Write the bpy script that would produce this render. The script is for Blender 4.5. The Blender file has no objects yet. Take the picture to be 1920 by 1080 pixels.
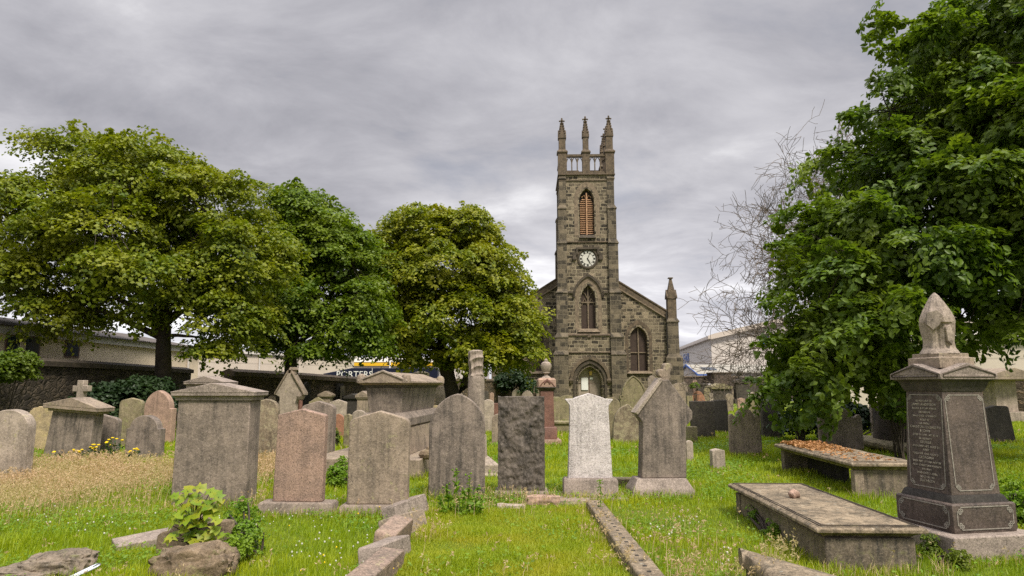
import bpy, bmesh, math, random
import numpy as np
from mathutils import Vector, Matrix

R = math.radians
rng = np.random.default_rng(11)
random.seed(11)
scene = bpy.context.scene
COL = scene.collection

# ------------------------------------------------------------------ camera
F = 1250.0                                   # focal length in pixels of the 1920 wide photograph
TILT = math.atan(182 / F)
CT, ST = math.cos(TILT), math.sin(TILT)
EYE = 1.6
cam_d = bpy.data.cameras.new("camera")
cam = bpy.data.objects.new("camera", cam_d)
COL.objects.link(cam)
cam.location = (0, 0, EYE)
cam.rotation_euler = (R(90) + TILT, 0, 0)
cam_d.sensor_width = 36
cam_d.lens = 36 * F / 1920
cam_d.clip_start = 0.05
cam_d.clip_end = 3000
scene.camera = cam

# ------------------------------------------------------------------ sky, sun, exposure
SUN_EL, SUN_AZ = R(52), R(152)               # azimuth clockwise from +Y: behind the camera, to the right
w = bpy.data.worlds.new("World")
scene.world = w
w.use_nodes = True
nt = w.node_tree
nt.nodes.clear()
def wn(t, **k):
    n = nt.nodes.new(t)
    for a, b in k.items():
        setattr(n, a, b)
    return n
def wmath(op, a, b=None, c=None):
    n = wn('ShaderNodeMath', operation=op)
    for i, q in enumerate((a, b, c)):
        if q is None:
            continue
        if isinstance(q, (int, float)):
            n.inputs[i].default_value = q
        else:
            nt.links.new(q, n.inputs[i])
    return n.outputs[0]
out = wn('ShaderNodeOutputWorld')
sky = wn('ShaderNodeTexSky', sky_type='NISHITA')
sky.sun_disc = False
sky.sun_elevation = SUN_EL
sky.sun_rotation = SUN_AZ
bg1 = wn('ShaderNodeBackground')
bg1.inputs[1].default_value = 0.1
nt.links.new(sky.outputs[0], bg1.inputs[0])
tc = wn('ShaderNodeTexCoord')
sep = wn('ShaderNodeSeparateXYZ')
nt.links.new(tc.outputs['Generated'], sep.inputs[0])
zz = wmath('MAXIMUM', sep.outputs[2], 0.0)
den = wmath('ADD', zz, 0.16)
px = wmath('DIVIDE', sep.outputs[0], den)
py = wmath('DIVIDE', sep.outputs[1], den)
cmb = wn('ShaderNodeCombineXYZ')
nt.links.new(px, cmb.inputs[0])
nt.links.new(py, cmb.inputs[1])
cmb.inputs[2].default_value = 3.7
def cloud_noise(scale, detail, rough, dist, off):
    mp = wn('ShaderNodeMapping')
    mp.inputs['Location'].default_value = off
    mp.inputs['Rotation'].default_value = (0, 0, R(25))
    mp.inputs['Scale'].default_value = (scale * 0.85, scale * 1.0, 1)
    nt.links.new(cmb.outputs[0], mp.inputs[0])
    n = wn('ShaderNodeTexNoise')
    n.inputs['Scale'].default_value = 1.0
    n.inputs['Detail'].default_value = detail
    n.inputs['Roughness'].default_value = rough
    n.inputs['Distortion'].default_value = dist
    nt.links.new(mp.outputs[0], n.inputs['Vector'])
    return n.outputs['Fac']
n1 = cloud_noise(0.75, 4, 0.5, 0.35, (1.7, 2.3, 0))
n2 = cloud_noise(2.2, 9, 0.62, 0.3, (4.1, 0.6, 0))
mixn = wmath('ADD', wmath('MULTIPLY', n1, 0.68), wmath('MULTIPLY', n2, 0.32))
ramp = wn('ShaderNodeValToRGB')
cr = ramp.color_ramp
cr.elements[0].position = 0.40
cr.elements[0].color = (0.235, 0.235, 0.262, 1)
cr.elements[1].position = 0.61
cr.elements[1].color = (0.62, 0.615, 0.63, 1)
e = cr.elements.new(0.47)
e.color = (0.325, 0.322, 0.35, 1)
e = cr.elements.new(0.54)
e.color = (0.43, 0.425, 0.45, 1)
nt.links.new(mixn, ramp.inputs[0])
# an overcast sky is brightest overhead, and a paler band lies along the horizon
zen = wn('ShaderNodeMapRange')
zen.inputs['From Min'].default_value = 0.56
zen.inputs['From Max'].default_value = 0.95
zen.inputs['To Min'].default_value = 1.0
zen.inputs['To Max'].default_value = 3.3
nt.links.new(zz, zen.inputs['Value'])
hor = wn('ShaderNodeMapRange')
hor.inputs['From Min'].default_value = 0.0
hor.inputs['From Max'].default_value = 0.30
hor.inputs['To Min'].default_value = 1.45
hor.inputs['To Max'].default_value = 1.0
nt.links.new(zz, hor.inputs['Value'])
bg2 = wn('ShaderNodeBackground')
nt.links.new(ramp.outputs[0], bg2.inputs[0])
nt.links.new(wmath('MULTIPLY', zen.outputs[0], hor.outputs[0]), bg2.inputs[1])
cov = wn('ShaderNodeMapRange')
cov.inputs['From Min'].default_value = 0.30
cov.inputs['From Max'].default_value = 0.44
cov.inputs['To Min'].default_value = 0.90
cov.inputs['To Max'].default_value = 1.0
nt.links.new(n2, cov.inputs['Value'])
mx = wn('ShaderNodeMixShader')
nt.links.new(cov.outputs[0], mx.inputs[0])
nt.links.new(bg1.outputs[0], mx.inputs[1])
nt.links.new(bg2.outputs[0], mx.inputs[2])
nt.links.new(mx.outputs[0], out.inputs[0])

sun_d = bpy.data.lights.new("sun", 'SUN')
sun_d.energy = 3.0
sun_d.angle = R(14)
sun_d.color = (1.0, 0.93, 0.80)
sun = bpy.data.objects.new("sun", sun_d)
COL.objects.link(sun)
to_sun = Vector((math.sin(SUN_AZ) * math.cos(SUN_EL), math.cos(SUN_AZ) * math.cos(SUN_EL), math.sin(SUN_EL)))
sun.rotation_euler = to_sun.to_track_quat('Z', 'Y').to_euler()
sun.location = (0, 0, 60)

scene.view_settings.view_transform = 'Standard'
scene.view_settings.look = 'None'
scene.view_settings.exposure = 0.55
scene.view_settings.gamma = 1
scene.view_settings.use_curve_mapping = False
scene.render.engine = 'CYCLES'
scene.cycles.max_bounces = 6
scene.cycles.diffuse_bounces = 3
scene.cycles.glossy_bounces = 2
scene.cycles.transmission_bounces = 3
scene.cycles.transparent_max_bounces = 4
scene.cycles.use_denoising = False

# ------------------------------------------------------------------ from the photograph to the place
def ray(u, v):
    xc, yc = (u - 960) / F, (540 - v) / F
    return xc, CT - ST * yc, ST + CT * yc
def G(u, v, z=0.0):
    x, y, d = ray(u, v)
    t = (z - EYE) / d
    return Vector((x * t, y * t, z))
def at(u, v, Y):
    x, y, d = ray(u, v)
    t = Y / y
    return Vector((x * t, Y, EYE + d * t))
def wid(px, v, Y):                            # metres spanned by px pixels at row v, distance Y
    return px / F * Y / ray(960, v)[1]

# ------------------------------------------------------------------ mesh helpers
class MB:
    def __init__(s):
        s.v, s.f = [], []
    def loft(s, loops, cap=True, closed=True):
        b = len(s.v)
        n = len(loops[0])
        for L in loops:
            s.v.extend(tuple(p) for p in L)
        for i in range(len(loops) - 1):
            for j in range(n if closed else n - 1):
                k = (j + 1) % n
                s.f.append((b + i * n + j, b + i * n + k, b + (i + 1) * n + k, b + (i + 1) * n + j))
        if cap:
            s.f.append(tuple(b + j for j in reversed(range(n))))
            s.f.append(tuple(b + (len(loops) - 1) * n + j for j in range(n)))
        return s
    def box(s, x0, x1, y0, y1, z0, z1):
        return s.loft([[(x0, y0, z), (x1, y0, z), (x1, y1, z), (x0, y1, z)] for z in (z0, z1)])
    def stack(s, rows, cx=0, cy=0):           # rows: (half width, half depth, z)
        return s.loft([[(cx - a, cy - b, z), (cx + a, cy - b, z), (cx + a, cy + b, z), (cx - a, cy + b, z)] for a, b, z in rows])
    def prism(s, outline, y0, y1):            # outline in x, z
        return s.loft([[(x, y0, z) for x, z in outline], [(x, y1, z) for x, z in outline]])
    def prism_x(s, outline, x0, x1):          # outline in y, z
        return s.loft([[(x0, y, z) for y, z in outline], [(x1, y, z) for y, z in outline]])
    def lathe(s, prof, n=20, cx=0, cy=0, fold=None):
        loops = []
        for r, z in prof:
            L = []
            for k in range(n):
                a = 2 * math.pi * k / n
                q = r * (fold(a, z) if fold else 1)
                L.append((cx + q * math.cos(a), cy + q * math.sin(a), z))
            loops.append(L)
        return s.loft(loops)
    def tube(s, pts, rad, n=6):
        pts = [Vector(p) for p in pts]
        if not hasattr(rad, '__len__'):
            rad = [rad] * len(pts)
        loops = []
        for i, p in enumerate(pts):
            d = (pts[min(i + 1, len(pts) - 1)] - pts[max(i - 1, 0)]).normalized()
            a = d.cross(Vector((0.31, 0.2, 0.93)) if abs(d.z) < 0.9 else Vector((1, 0.1, 0))).normalized()
            b = d.cross(a)
            loops.append([p + (a * math.cos(2 * math.pi * k / n) + b * math.sin(2 * math.pi * k / n)) * rad[i] for k in range(n)])
        return s.loft(loops)
    def bar(s, a, b, wx, wy=None):            # a square bar between two points
        a, b = Vector(a), Vector(b)
        d = (b - a).normalized()
        up = Vector((0, 1, 0)) if abs(d.y) < 0.9 else Vector((1, 0, 0))
        p = d.cross(up).normalized() * wx
        q = up * (wy or wx)
        return s.loft([[c - p - q, c + p - q, c + p + q, c - p + q] for c in (a, b)])
    def blob(s, c, r, n=8, m=6):
        rx, ry, rz = r if hasattr(r, '__len__') else (r, r, r)
        loops = []
        for i in range(m + 1):
            t = math.pi * (0.06 + 0.88 * i / m) - math.pi / 2
            loops.append([(c[0] + rx * math.cos(t) * math.cos(2 * math.pi * k / n), c[1] + ry * math.cos(t) * math.sin(2 * math.pi * k / n), c[2] + rz * math.sin(t)) for k in range(n)])
        return s.loft(loops)
    def xf(s, M, start=0):
        for i in range(start, len(s.v)):
            s.v[i] = tuple(M @ Vector(s.v[i]))
        return s
    def mesh(s, name):
        me = bpy.data.meshes.new(name)
        me.from_pydata(s.v, [], s.f)
        bm = bmesh.new()
        bm.from_mesh(me)
        bmesh.ops.recalc_face_normals(bm, faces=bm.faces)
        bm.to_mesh(me)
        bm.free()
        return me

def tag(o, label=None, cat=None, group=None, kind=None):
    if label: o['label'] = label
    if cat: o['category'] = cat
    if group: o['group'] = group
    if kind: o['kind'] = kind
    return o
def empty(name, loc, rz=0, label=None, cat=None, group=None, rot=None):
    o = bpy.data.objects.new(name, None)
    o.empty_display_size = 0.3
    COL.objects.link(o)
    o.location = loc
    o.rotation_euler = rot or (0, 0, rz)
    return tag(o, label, cat, group)
def link_mesh(name, me, mat, parent=None, loc=(0, 0, 0), rot=(0, 0, 0), bevel=0, smooth=35):
    me.materials.append(mat)
    if smooth:
        me.shade_smooth()
        me.set_sharp_from_angle(angle=R(smooth))
    o = bpy.data.objects.new(name, me)
    COL.objects.link(o)
    o.location = loc
    o.rotation_euler = rot
    if parent:
        o.parent = parent
    if bevel:
        m = o.modifiers.new("bevel", 'BEVEL')
        m.width = bevel
        m.segments = 2
        m.limit_method = 'ANGLE'
        m.angle_limit = R(42)
    return o
def obj(name, mb, mat, parent=None, loc=(0, 0, 0), rot=(0, 0, 0), bevel=0, smooth=35):
    return link_mesh(name, mb.mesh(name), mat, parent, loc, rot, bevel, smooth)
def cut(o, cutters):                          # real openings: subtract each MB from o's mesh
    for c in cutters:
        co = bpy.data.objects.new("cutter", c.mesh("cutter"))
        COL.objects.link(co)
        co.parent = o.parent
        m = o.modifiers.new("cut", 'BOOLEAN')
        m.operation = 'DIFFERENCE'
        m.solver = 'EXACT'
        m.object = co
        bpy.context.view_layer.update()
        dg = bpy.context.evaluated_depsgraph_get()
        me = bpy.data.meshes.new_from_object(o.evaluated_get(dg))
        o.modifiers.remove(m)
        o.data = me
        bpy.data.objects.remove(co)
    o.data.set_sharp_from_angle(angle=R(30))
    return o
def np_mesh(name, V, faces, mat, parent=None, smooth=False):
    me = bpy.data.meshes.new(name)
    V = np.asarray(V, np.float32)
    me.vertices.add(len(V))
    me.vertices.foreach_set('co', V.ravel())
    tot = np.concatenate([np.full(len(f), f.shape[1], np.int32) for f in faces])
    idx = np.concatenate([f.ravel() for f in faces]).astype(np.int32)
    me.loops.add(len(idx))
    me.loops.foreach_set('vertex_index', idx)
    me.polygons.add(len(tot))
    st = np.zeros(len(tot), np.int32)
    st[1:] = np.cumsum(tot)[:-1]
    me.polygons.foreach_set('loop_start', st)
    me.polygons.foreach_set('loop_total', tot)
    if smooth:
        me.polygons.foreach_set('use_smooth', np.ones(len(tot), bool))
    me.update(calc_edges=True)
    me.materials.append(mat)
    o = bpy.data.objects.new(name, me)
    COL.objects.link(o)
    if parent:
        o.parent = parent
    return o
def unit(a):
    return a / np.maximum(np.linalg.norm(a, axis=-1, keepdims=True), 1e-9)
def vnoise(x, y, seed=0):                     # cheap smooth noise, 0..1
    r = np.random.default_rng(seed)
    s = np.zeros_like(x)
    for k in range(7):
        a = r.uniform(0, 6.28)
        f = r.uniform(0.5, 1.7)
        s += np.sin((x * math.cos(a) + y * math.sin(a)) * f + r.uniform(0, 6.28) + 1.3 * np.sin((x * math.sin(a) - y * math.cos(a)) * f * 0.7 + r.uniform(0, 6)))
    return 0.5 + s / 9.0

# ------------------------------------------------------------------ materials
class NT:
    def __init__(s, name):
        s.m = bpy.data.materials.new(name)
        s.m.use_nodes = True
        s.t = s.m.node_tree
        s.t.nodes.clear()
        s.out = s.n('ShaderNodeOutputMaterial')
        s.b = s.n('ShaderNodeBsdfPrincipled')
        s.t.links.new(s.b.outputs[0], s.out.inputs[0])
        s.b.inputs['Roughness'].default_value = 0.85
        s.b.inputs['Specular IOR Level'].default_value = 0.3
    def n(s, t, **k):
        q = s.t.nodes.new(t)
        for a, b in k.items():
            setattr(q, a, b)
        return q
    def l(s, a, b):
        s.t.links.new(a, b)
    def val(s, q, sock):
        if isinstance(q, (int, float)):
            sock.default_value = q
        elif isinstance(q, tuple):
            sock.default_value = q if len(q) == 4 or sock.type == 'VECTOR' else (*q, 1)
        else:
            s.l(q, sock)
    def coord(s, scale=(1, 1, 1), rnd=True):
        tc = s.n('ShaderNodeTexCoord')
        v = tc.outputs['Object']
        if rnd:
            oi = s.n('ShaderNodeObjectInfo')
            a = s.n('ShaderNodeVectorMath', operation='MULTIPLY')
            s.l(oi.outputs['Random'], a.inputs[0])
            a.inputs[1].default_value = (37, 53, 29)
            b = s.n('ShaderNodeVectorMath', operation='ADD')
            s.l(v, b.inputs[0]); s.l(a.outputs[0], b.inputs[1])
            v = b.outputs[0]
        return v
    def mapv(s, v, scale, rot=(0, 0, 0), loc=(0, 0, 0)):
        mp = s.n('ShaderNodeMapping')
        mp.inputs['Scale'].default_value = scale
        mp.inputs['Rotation'].default_value = rot
        mp.inputs['Location'].default_value = loc
        s.l(v, mp.inputs[0])
        return mp.outputs[0]
    def noise(s, v, scale, detail=6, rough=0.6, dist=0):
        q = s.n('ShaderNodeTexNoise')
        q.inputs['Scale'].default_value = scale
        q.inputs['Detail'].default_value = detail
        q.inputs['Roughness'].default_value = rough
        q.inputs['Distortion'].default_value = dist
        s.l(v, q.inputs['Vector'])
        return q.outputs['Fac']
    def rng(s, f, a, b, c=0.0, d=1.0):
        q = s.n('ShaderNodeMapRange')
        s.l(f, q.inputs['Value'])
        for k, x in (('From Min', a), ('From Max', b), ('To Min', c), ('To Max', d)):
            q.inputs[k].default_value = x
        return q.outputs[0]
    def mix(s, f, a, b, mode='MIX'):
        q = s.n('ShaderNodeMix', data_type='RGBA', blend_type=mode)
        s.val(f, q.inputs['Factor']); s.val(a, q.inputs['A']); s.val(b, q.inputs['B'])
        return q.outputs['Result']
    def math(s, op, a, b=0.0):
        q = s.n('ShaderNodeMath', operation=op)
        s.val(a, q.inputs[0]); s.val(b, q.inputs[1])
        return q.outputs[0]
    def bump(s, h, strength=0.3, dist=0.02):
        q = s.n('ShaderNodeBump')
        q.inputs['Strength'].default_value = strength
        q.inputs['Distance'].default_value = dist
        s.l(h, q.inputs['Height'])
        s.l(q.outputs[0], s.b.inputs['Normal'])
    def color(s, c, rough=None):
        s.val(c, s.b.inputs['Base Color'])
        if rough is not None:
            s.val(rough, s.b.inputs['Roughness'])
        return s.m

def stone(name, c1, c2, streak=0.5, streak_c=(0.035, 0.033, 0.03), lichen=0.0, lichen_c=(0.36, 0.33, 0.17), speck=0.35, speck_c=(0.03, 0.027, 0.023),
          speck_scale=130, pale=0.3, rough=0.85, bump=0.6):
    c1 = (c1[0] * 1.08, c1[1] * 0.98, c1[2] * 0.91)
    c2 = (c2[0] * 1.02, c2[1] * 0.92, c2[2] * 0.85)
    t = NT(name)
    v = t.coord()
    base = t.mix(t.rng(t.noise(v, 3.2, 8, 0.68, 0.4), 0.38, 0.62), c1, c2)
    base = t.mix(t.rng(t.noise(v, 11, 6, 0.7), 0.5, 0.75, 0, pale), base, tuple(min(1, 1.7 * x + 0.05) for x in c1))
    if streak:
        sv = t.mapv(v, (13, 13, 0.8))
        f = t.math('MULTIPLY', t.rng(t.noise(sv, 1.0, 5, 0.65), 0.46, 0.72), t.rng(t.noise(v, 1.6, 4, 0.6), 0.30, 0.56))
        base = t.mix(t.math('MULTIPLY', f, min(1, streak * 1.25)), base, streak_c)
    if lichen:
        f = t.rng(t.noise(v, 7.5, 8, 0.72, 0.6), 0.62 - 0.16 * lichen, 0.70 - 0.10 * lichen)
        base = t.mix(t.math('MULTIPLY', f, 0.85), base, lichen_c)
        f2 = t.rng(t.noise(v, 19, 5, 0.7), 0.60, 0.68, 0, 0.5 * lichen)
        base = t.mix(f2, base, (0.42, 0.42, 0.36))
    base = t.mix(t.rng(t.noise(v, 30, 5, 0.75), 0.50, 0.66, 0, 0.5), base, tuple(x * 0.45 for x in c2))
    base = t.mix(t.rng(t.noise(v, 34, 4, 0.75), 0.52, 0.68, 0, 0.45), base, tuple(min(1, 1.45 * x + 0.03) for x in c1))
    grain = t.noise(v, speck_scale * 0.55, 3, 0.7)
    base = t.mix(t.rng(grain, 0.54, 0.68, 0, speck), base, speck_c)
    base = t.mix(t.rng(grain, 0.46, 0.33, 0, speck * 0.6), base, tuple(min(1, 1.6 * x + 0.06) for x in c1))
    pit = t.rng(t.noise(v, 36, 3, 0.65), 0.64, 0.71)
    base = t.mix(t.math('MULTIPLY', pit, 0.75), base, speck_c)
    t.bump(t.math('ADD', t.math('MULTIPLY', t.noise(v, 60, 6, 0.7), 0.5), t.math('MULTIPLY', t.noise(v, 9, 6, 0.65), 0.9)), bump, 0.02)
    return t.color(base, rough)

M = {}
M['grey'] = stone('weathered_grey_granite', (0.27, 0.235, 0.205), (0.16, 0.142, 0.126), 0.55)
M['grey2'] = stone('streaked_grey_sandstone', (0.25, 0.22, 0.195), (0.13, 0.117, 0.106), 0.9)
M['warm'] = stone('warm_grey_stone', (0.31, 0.265, 0.215), (0.19, 0.165, 0.135), 0.5, lichen=0.25)
M['pale'] = stone('pale_grey_stone', (0.40, 0.36, 0.315), (0.26, 0.235, 0.205), 0.45, lichen=0.15)
M['white'] = stone('white_granite', (0.60, 0.59, 0.62), (0.46, 0.455, 0.48), 0.35, speck=0.55, speck_scale=110, pale=0.1)
M['pink'] = stone('pink_granite', (0.345, 0.25, 0.205), (0.235, 0.18, 0.155), 0.25, speck=0.75, speck_scale=120)
M['palepink'] = stone('pale_pink_stone', (0.40, 0.29, 0.235), (0.27, 0.20, 0.165), 0.5, lichen=0.1)
M['red'] = stone('red_granite', (0.19, 0.10, 0.08), (0.13, 0.07, 0.058), 0.2, speck=0.4, rough=0.55)
M['orange'] = stone('red_sandstone', (0.33, 0.17, 0.11), (0.22, 0.12, 0.08), 0.3)
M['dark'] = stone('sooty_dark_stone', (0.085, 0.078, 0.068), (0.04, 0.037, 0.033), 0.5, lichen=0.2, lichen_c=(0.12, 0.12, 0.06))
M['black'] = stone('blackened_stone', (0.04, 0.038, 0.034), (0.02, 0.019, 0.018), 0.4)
M['rock'] = stone('rock_faced_dark_granite', (0.15, 0.135, 0.12), (0.03, 0.028, 0.025), 0.7, pale=0.5, bump=0.8)
M['lichen'] = stone('lichen_spotted_stone', (0.27, 0.235, 0.17), (0.13, 0.11, 0.08), 0.5, lichen=0.8, lichen_c=(0.42, 0.37, 0.23))
M['olive'] = stone('olive_mossy_stone', (0.27, 0.245, 0.16), (0.16, 0.148, 0.09), 0.5, lichen=0.5, lichen_c=(0.28, 0.28, 0.11))
M['yellow'] = stone('yellow_lichen_stone', (0.44, 0.37, 0.23), (0.27, 0.235, 0.16), 0.4, lichen=0.6, lichen_c=(0.52, 0.42, 0.18))
M['darkgran'] = stone('dark_polished_granite', (0.125, 0.103, 0.092), (0.068, 0.057, 0.052), 0.55, streak_c=(0.02, 0.018, 0.018), speck=0.5, speck_scale=140, rough=0.55, pale=0.15)
M['cap'] = stone('light_granite_cap', (0.31, 0.275, 0.25), (0.19, 0.17, 0.155), 0.3, speck=0.55, speck_scale=110)
M['ledger'] = stone('mossy_ledger_stone', (0.30, 0.255, 0.185), (0.16, 0.135, 0.098), 0.2, lichen=1.05, lichen_c=(0.07, 0.058, 0.04), pale=0.4, bump=0.7)
M['tombside'] = stone('dirty_tomb_panel', (0.22, 0.19, 0.15), (0.10, 0.09, 0.072), 0.8, lichen=0.4, lichen_c=(0.2, 0.19, 0.09), bump=0.6)
M['rubble'] = stone('broken_brown_rock', (0.22, 0.175, 0.12), (0.09, 0.072, 0.05), 0.2, lichen=0.4, lichen_c=(0.2, 0.19, 0.08), bump=1.0)
M['urn'] = stone('carved_grey_stone', (0.36, 0.32, 0.28), (0.20, 0.18, 0.16), 0.3, speck=0.4, pale=0.3)

M['kerbpink'] = stone('speckled_pinkish_kerb', (0.29, 0.225, 0.185), (0.17, 0.145, 0.125), 0.2, lichen=0.3, speck=0.6, speck_scale=80, bump=0.8)

def plain(name, c, rough=0.7, metal=0.0, var=0.12, scale=4):
    t = NT(name)
    v = t.coord()
    t.b.inputs['Metallic'].default_value = metal
    f = t.rng(t.noise(v, scale, 6, 0.6), 0.3, 0.7)
    return t.color(t.mix(f, tuple(x * (1 - var) for x in c), tuple(min(1, x * (1 + var)) for x in c)), rough)
M['soil'] = plain('dark_soil', (0.05, 0.04, 0.028), 1.0)
M['letter'] = plain('faded_gilt_letters', (0.46, 0.41, 0.33), 0.7, var=0.5, scale=30)
M['fretline'] = plain('faded_incised_border', (0.26, 0.235, 0.20), 0.7, var=0.4, scale=30)
M['chrome'] = plain('chrome', (0.75, 0.76, 0.78), 0.15, 1.0, 0.02)
M['cream'] = plain('cream_render', (0.78, 0.65, 0.49), 0.9, var=0.08, scale=1.5)
M['fascia'] = plain('grey_fascia', (0.58, 0.54, 0.51), 0.7)
M['rooftile'] = plain('dark_corrugated_roof', (0.11, 0.095, 0.09), 0.8, var=0.3)
M['glass'] = plain('dark_window_glass', (0.03, 0.045, 0.07), 0.12, var=0.4)
M['frame'] = plain('brown_frame', (0.16, 0.10, 0.08), 0.6)
M['yellowpaint'] = plain('yellow_fascia', (0.75, 0.45, 0.02), 0.5, var=0.05)
M['bluepaint'] = plain('blue_trim', (0.05, 0.13, 0.42), 0.5)
M['navy'] = plain('navy_lorry_side', (0.012, 0.015, 0.035), 0.35)
M['whitepaint'] = plain('white_paint', (0.75, 0.74, 0.72), 0.6, var=0.05)
M['clockface'] = plain('aged_white_dial', (0.56, 0.54, 0.49), 0.7, var=0.1)
M['redpaint'] = plain('red_paint', (0.45, 0.03, 0.03), 0.5)
M['oldwood'] = plain('weathered_door_boards', (0.32, 0.265, 0.21), 0.85, var=0.3, scale=7)
M['board'] = plain('dark_window_boards', (0.052, 0.034, 0.026), 0.7, var=0.3)
M['louvre'] = plain('orange_brown_louvre', (0.40, 0.235, 0.135), 0.8, var=0.3)
M['trim'] = stone('dressed_church_stone', (0.15, 0.12, 0.085), (0.065, 0.054, 0.04), 0.7, lichen=0.15, speck=0.15, speck_scale=30)
M['trimpale'] = stone('pale_dressed_stone', (0.25, 0.21, 0.155), (0.13, 0.108, 0.08), 0.5, speck=0.15, speck_scale=30)
M['trimdark'] = stone('sooty_dressed_stone', (0.085, 0.072, 0.055), (0.04, 0.034, 0.027), 0.5, lichen=0.3, lichen_c=(0.14, 0.12, 0.055), speck=0.1)
M['slate'] = plain('roof_slate', (0.07, 0.07, 0.075), 0.7, var=0.3, scale=3)
M['bark'] = stone('tree_bark', (0.06, 0.048, 0.036), (0.025, 0.02, 0.016), 0.6, lichen=0.2, lichen_c=(0.09, 0.09, 0.04), bump=1.0)
M['twig'] = plain('bare_twigs', (0.15, 0.115, 0.09), 0.9, var=0.3)
M['lampglass'] = plain('amber_lamp_case', (0.5, 0.33, 0.08), 0.4)

def panelled(name, c, period, depth, axis='z', rough=0.5, line=0.55):
    t = NT(name)
    v = t.coord(rnd=False)
    sp = t.n('ShaderNodeSeparateXYZ')
    t.l(v, sp.inputs[0])
    a = sp.outputs[2] if axis == 'z' else t.math('ADD', sp.outputs[0], sp.outputs[1])
    fr = t.math('FRACT', t.math('DIVIDE', a, period))
    ln = t.rng(fr, 0.08, 0.0)
    n = t.rng(t.noise(v, 0.7, 6, 0.6), 0.3, 0.7, 0.88, 1.08)
    col = t.mix(1.0, c, t.mix(n, (0, 0, 0), (1, 1, 1)), 'MULTIPLY')
    col = t.mix(t.math('MULTIPLY', ln, line), col, tuple(x * 0.35 for x in c))
    t.bump(t.rng(fr, 0.0, 0.12), 0.4, depth)
    return t.color(col, rough)
M['clad_cream'] = panelled('cream_cladding', (0.58, 0.50, 0.43), 1.1, 0.02)
M['clad_white'] = panelled('white_cladding', (0.62, 0.56, 0.51), 0.5, 0.03)
M['clad_grey'] = panelled('pale_sheet_wall', (0.55, 0.51, 0.45), 1.6, 0.03, 'x')
M['roof_pale'] = panelled('pale_corrugated_roof', (0.34, 0.315, 0.27), 0.45, 0.05, 'x', 0.6, 0.6)

def masonry(name, c1, c2, mortar, bw, bh, ms=0.02, bump=0.6, dist=0.05, big=0.5):
    t = NT(name)
    v = t.coord(rnd=False)
    d = t.n('ShaderNodeTexNoise')
    d.inputs['Scale'].default_value = 1.7
    d.inputs['Detail'].default_value = 3
    t.l(v, d.inputs['Vector'])
    a = t.n('ShaderNodeVectorMath', operation='SUBTRACT')
    t.l(d.outputs['Color'], a.inputs[0]); a.inputs[1].default_value = (0.5, 0.5, 0.5)
    b = t.n('ShaderNodeVectorMath', operation='SCALE')
    t.l(a.outputs[0], b.inputs[0]); b.inputs['Scale'].default_value = dist * 3
    c = t.n('ShaderNodeVectorMath', operation='ADD')
    t.l(v, c.inputs[0]); t.l(b.outputs[0], c.inputs[1])
    sp = t.n('ShaderNodeSeparateXYZ')
    t.l(c.outputs[0], sp.inputs[0])
    cm = t.n('ShaderNodeCombineXYZ')
    t.l(t.math('ADD', sp.outputs[0], sp.outputs[1]), cm.inputs[0])
    t.l(sp.outputs[2], cm.inputs[1])
    br = t.n('ShaderNodeTexBrick')
    br.offset = 0.43
    br.squash = 0.7
    br.squash_frequency = 3
    t.l(cm.outputs[0], br.inputs['Vector'])
    br.inputs['Color1'].default_value = (0, 0, 0, 1)
    br.inputs['Color2'].default_value = (1, 1, 1, 1)
    br.inputs['Mortar'].default_value = (0.5, 0.5, 0.5, 1)
    br.inputs['Scale'].default_value = 1
    br.inputs['Mortar Size'].default_value = ms
    br.inputs['Mortar Smooth'].default_value = 0.4
    br.inputs['Brick Width'].default_value = bw
    br.inputs['Row Height'].default_value = bh
    fac = t.math('ADD', t.math('MULTIPLY', br.outputs['Color'], 0.6), t.math('MULTIPLY', t.rng(t.noise(v, 2.6, 6, 0.7), 0.3, 0.7), 0.4))
    col = t.mix(t.rng(fac, 0.25, 0.78), c2, c1)
    col = t.mix(t.rng(t.noise(t.mapv(v, (1, 1, 0.5)), 0.45, 7, 0.65), 0.40, 0.66, 0, min(1, big * 1.7)), col, tuple(x * 0.8 for x in c2))
    col = t.mix(t.rng(t.noise(v, 14, 5, 0.7), 0.52, 0.75, 0, 0.6), col, tuple(min(1, 1.6 * x) for x in c1))
    col = t.mix(t.math('MULTIPLY', br.outputs['Fac'], 0.9), col, mortar)
    h = t.math('SUBTRACT', t.math('ADD', t.math('MULTIPLY', t.noise(v, 5, 6, 0.7), 0.9), t.math('MULTIPLY', br.outputs['Color'], 0.25)), t.math('MULTIPLY', br.outputs['Fac'], 0.8))
    t.bump(h, bump, 0.08)
    return t.color(col, 0.9)
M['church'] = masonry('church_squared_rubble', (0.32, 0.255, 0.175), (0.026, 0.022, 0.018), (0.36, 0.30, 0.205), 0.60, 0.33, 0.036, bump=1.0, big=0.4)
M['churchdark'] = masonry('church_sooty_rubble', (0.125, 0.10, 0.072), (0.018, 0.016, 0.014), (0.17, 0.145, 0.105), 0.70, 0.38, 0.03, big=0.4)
M['churchquoin'] = masonry('church_quoins', (0.20, 0.16, 0.11), (0.04, 0.034, 0.027), (0.24, 0.20, 0.14), 0.66, 0.42, 0.02, 0.7, 0.02, big=0.3)
M['wallfar'] = masonry('brown_boundary_masonry', (0.16, 0.115, 0.085), (0.06, 0.048, 0.04), (0.14, 0.115, 0.09), 0.4, 0.2, 0.02)
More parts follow.
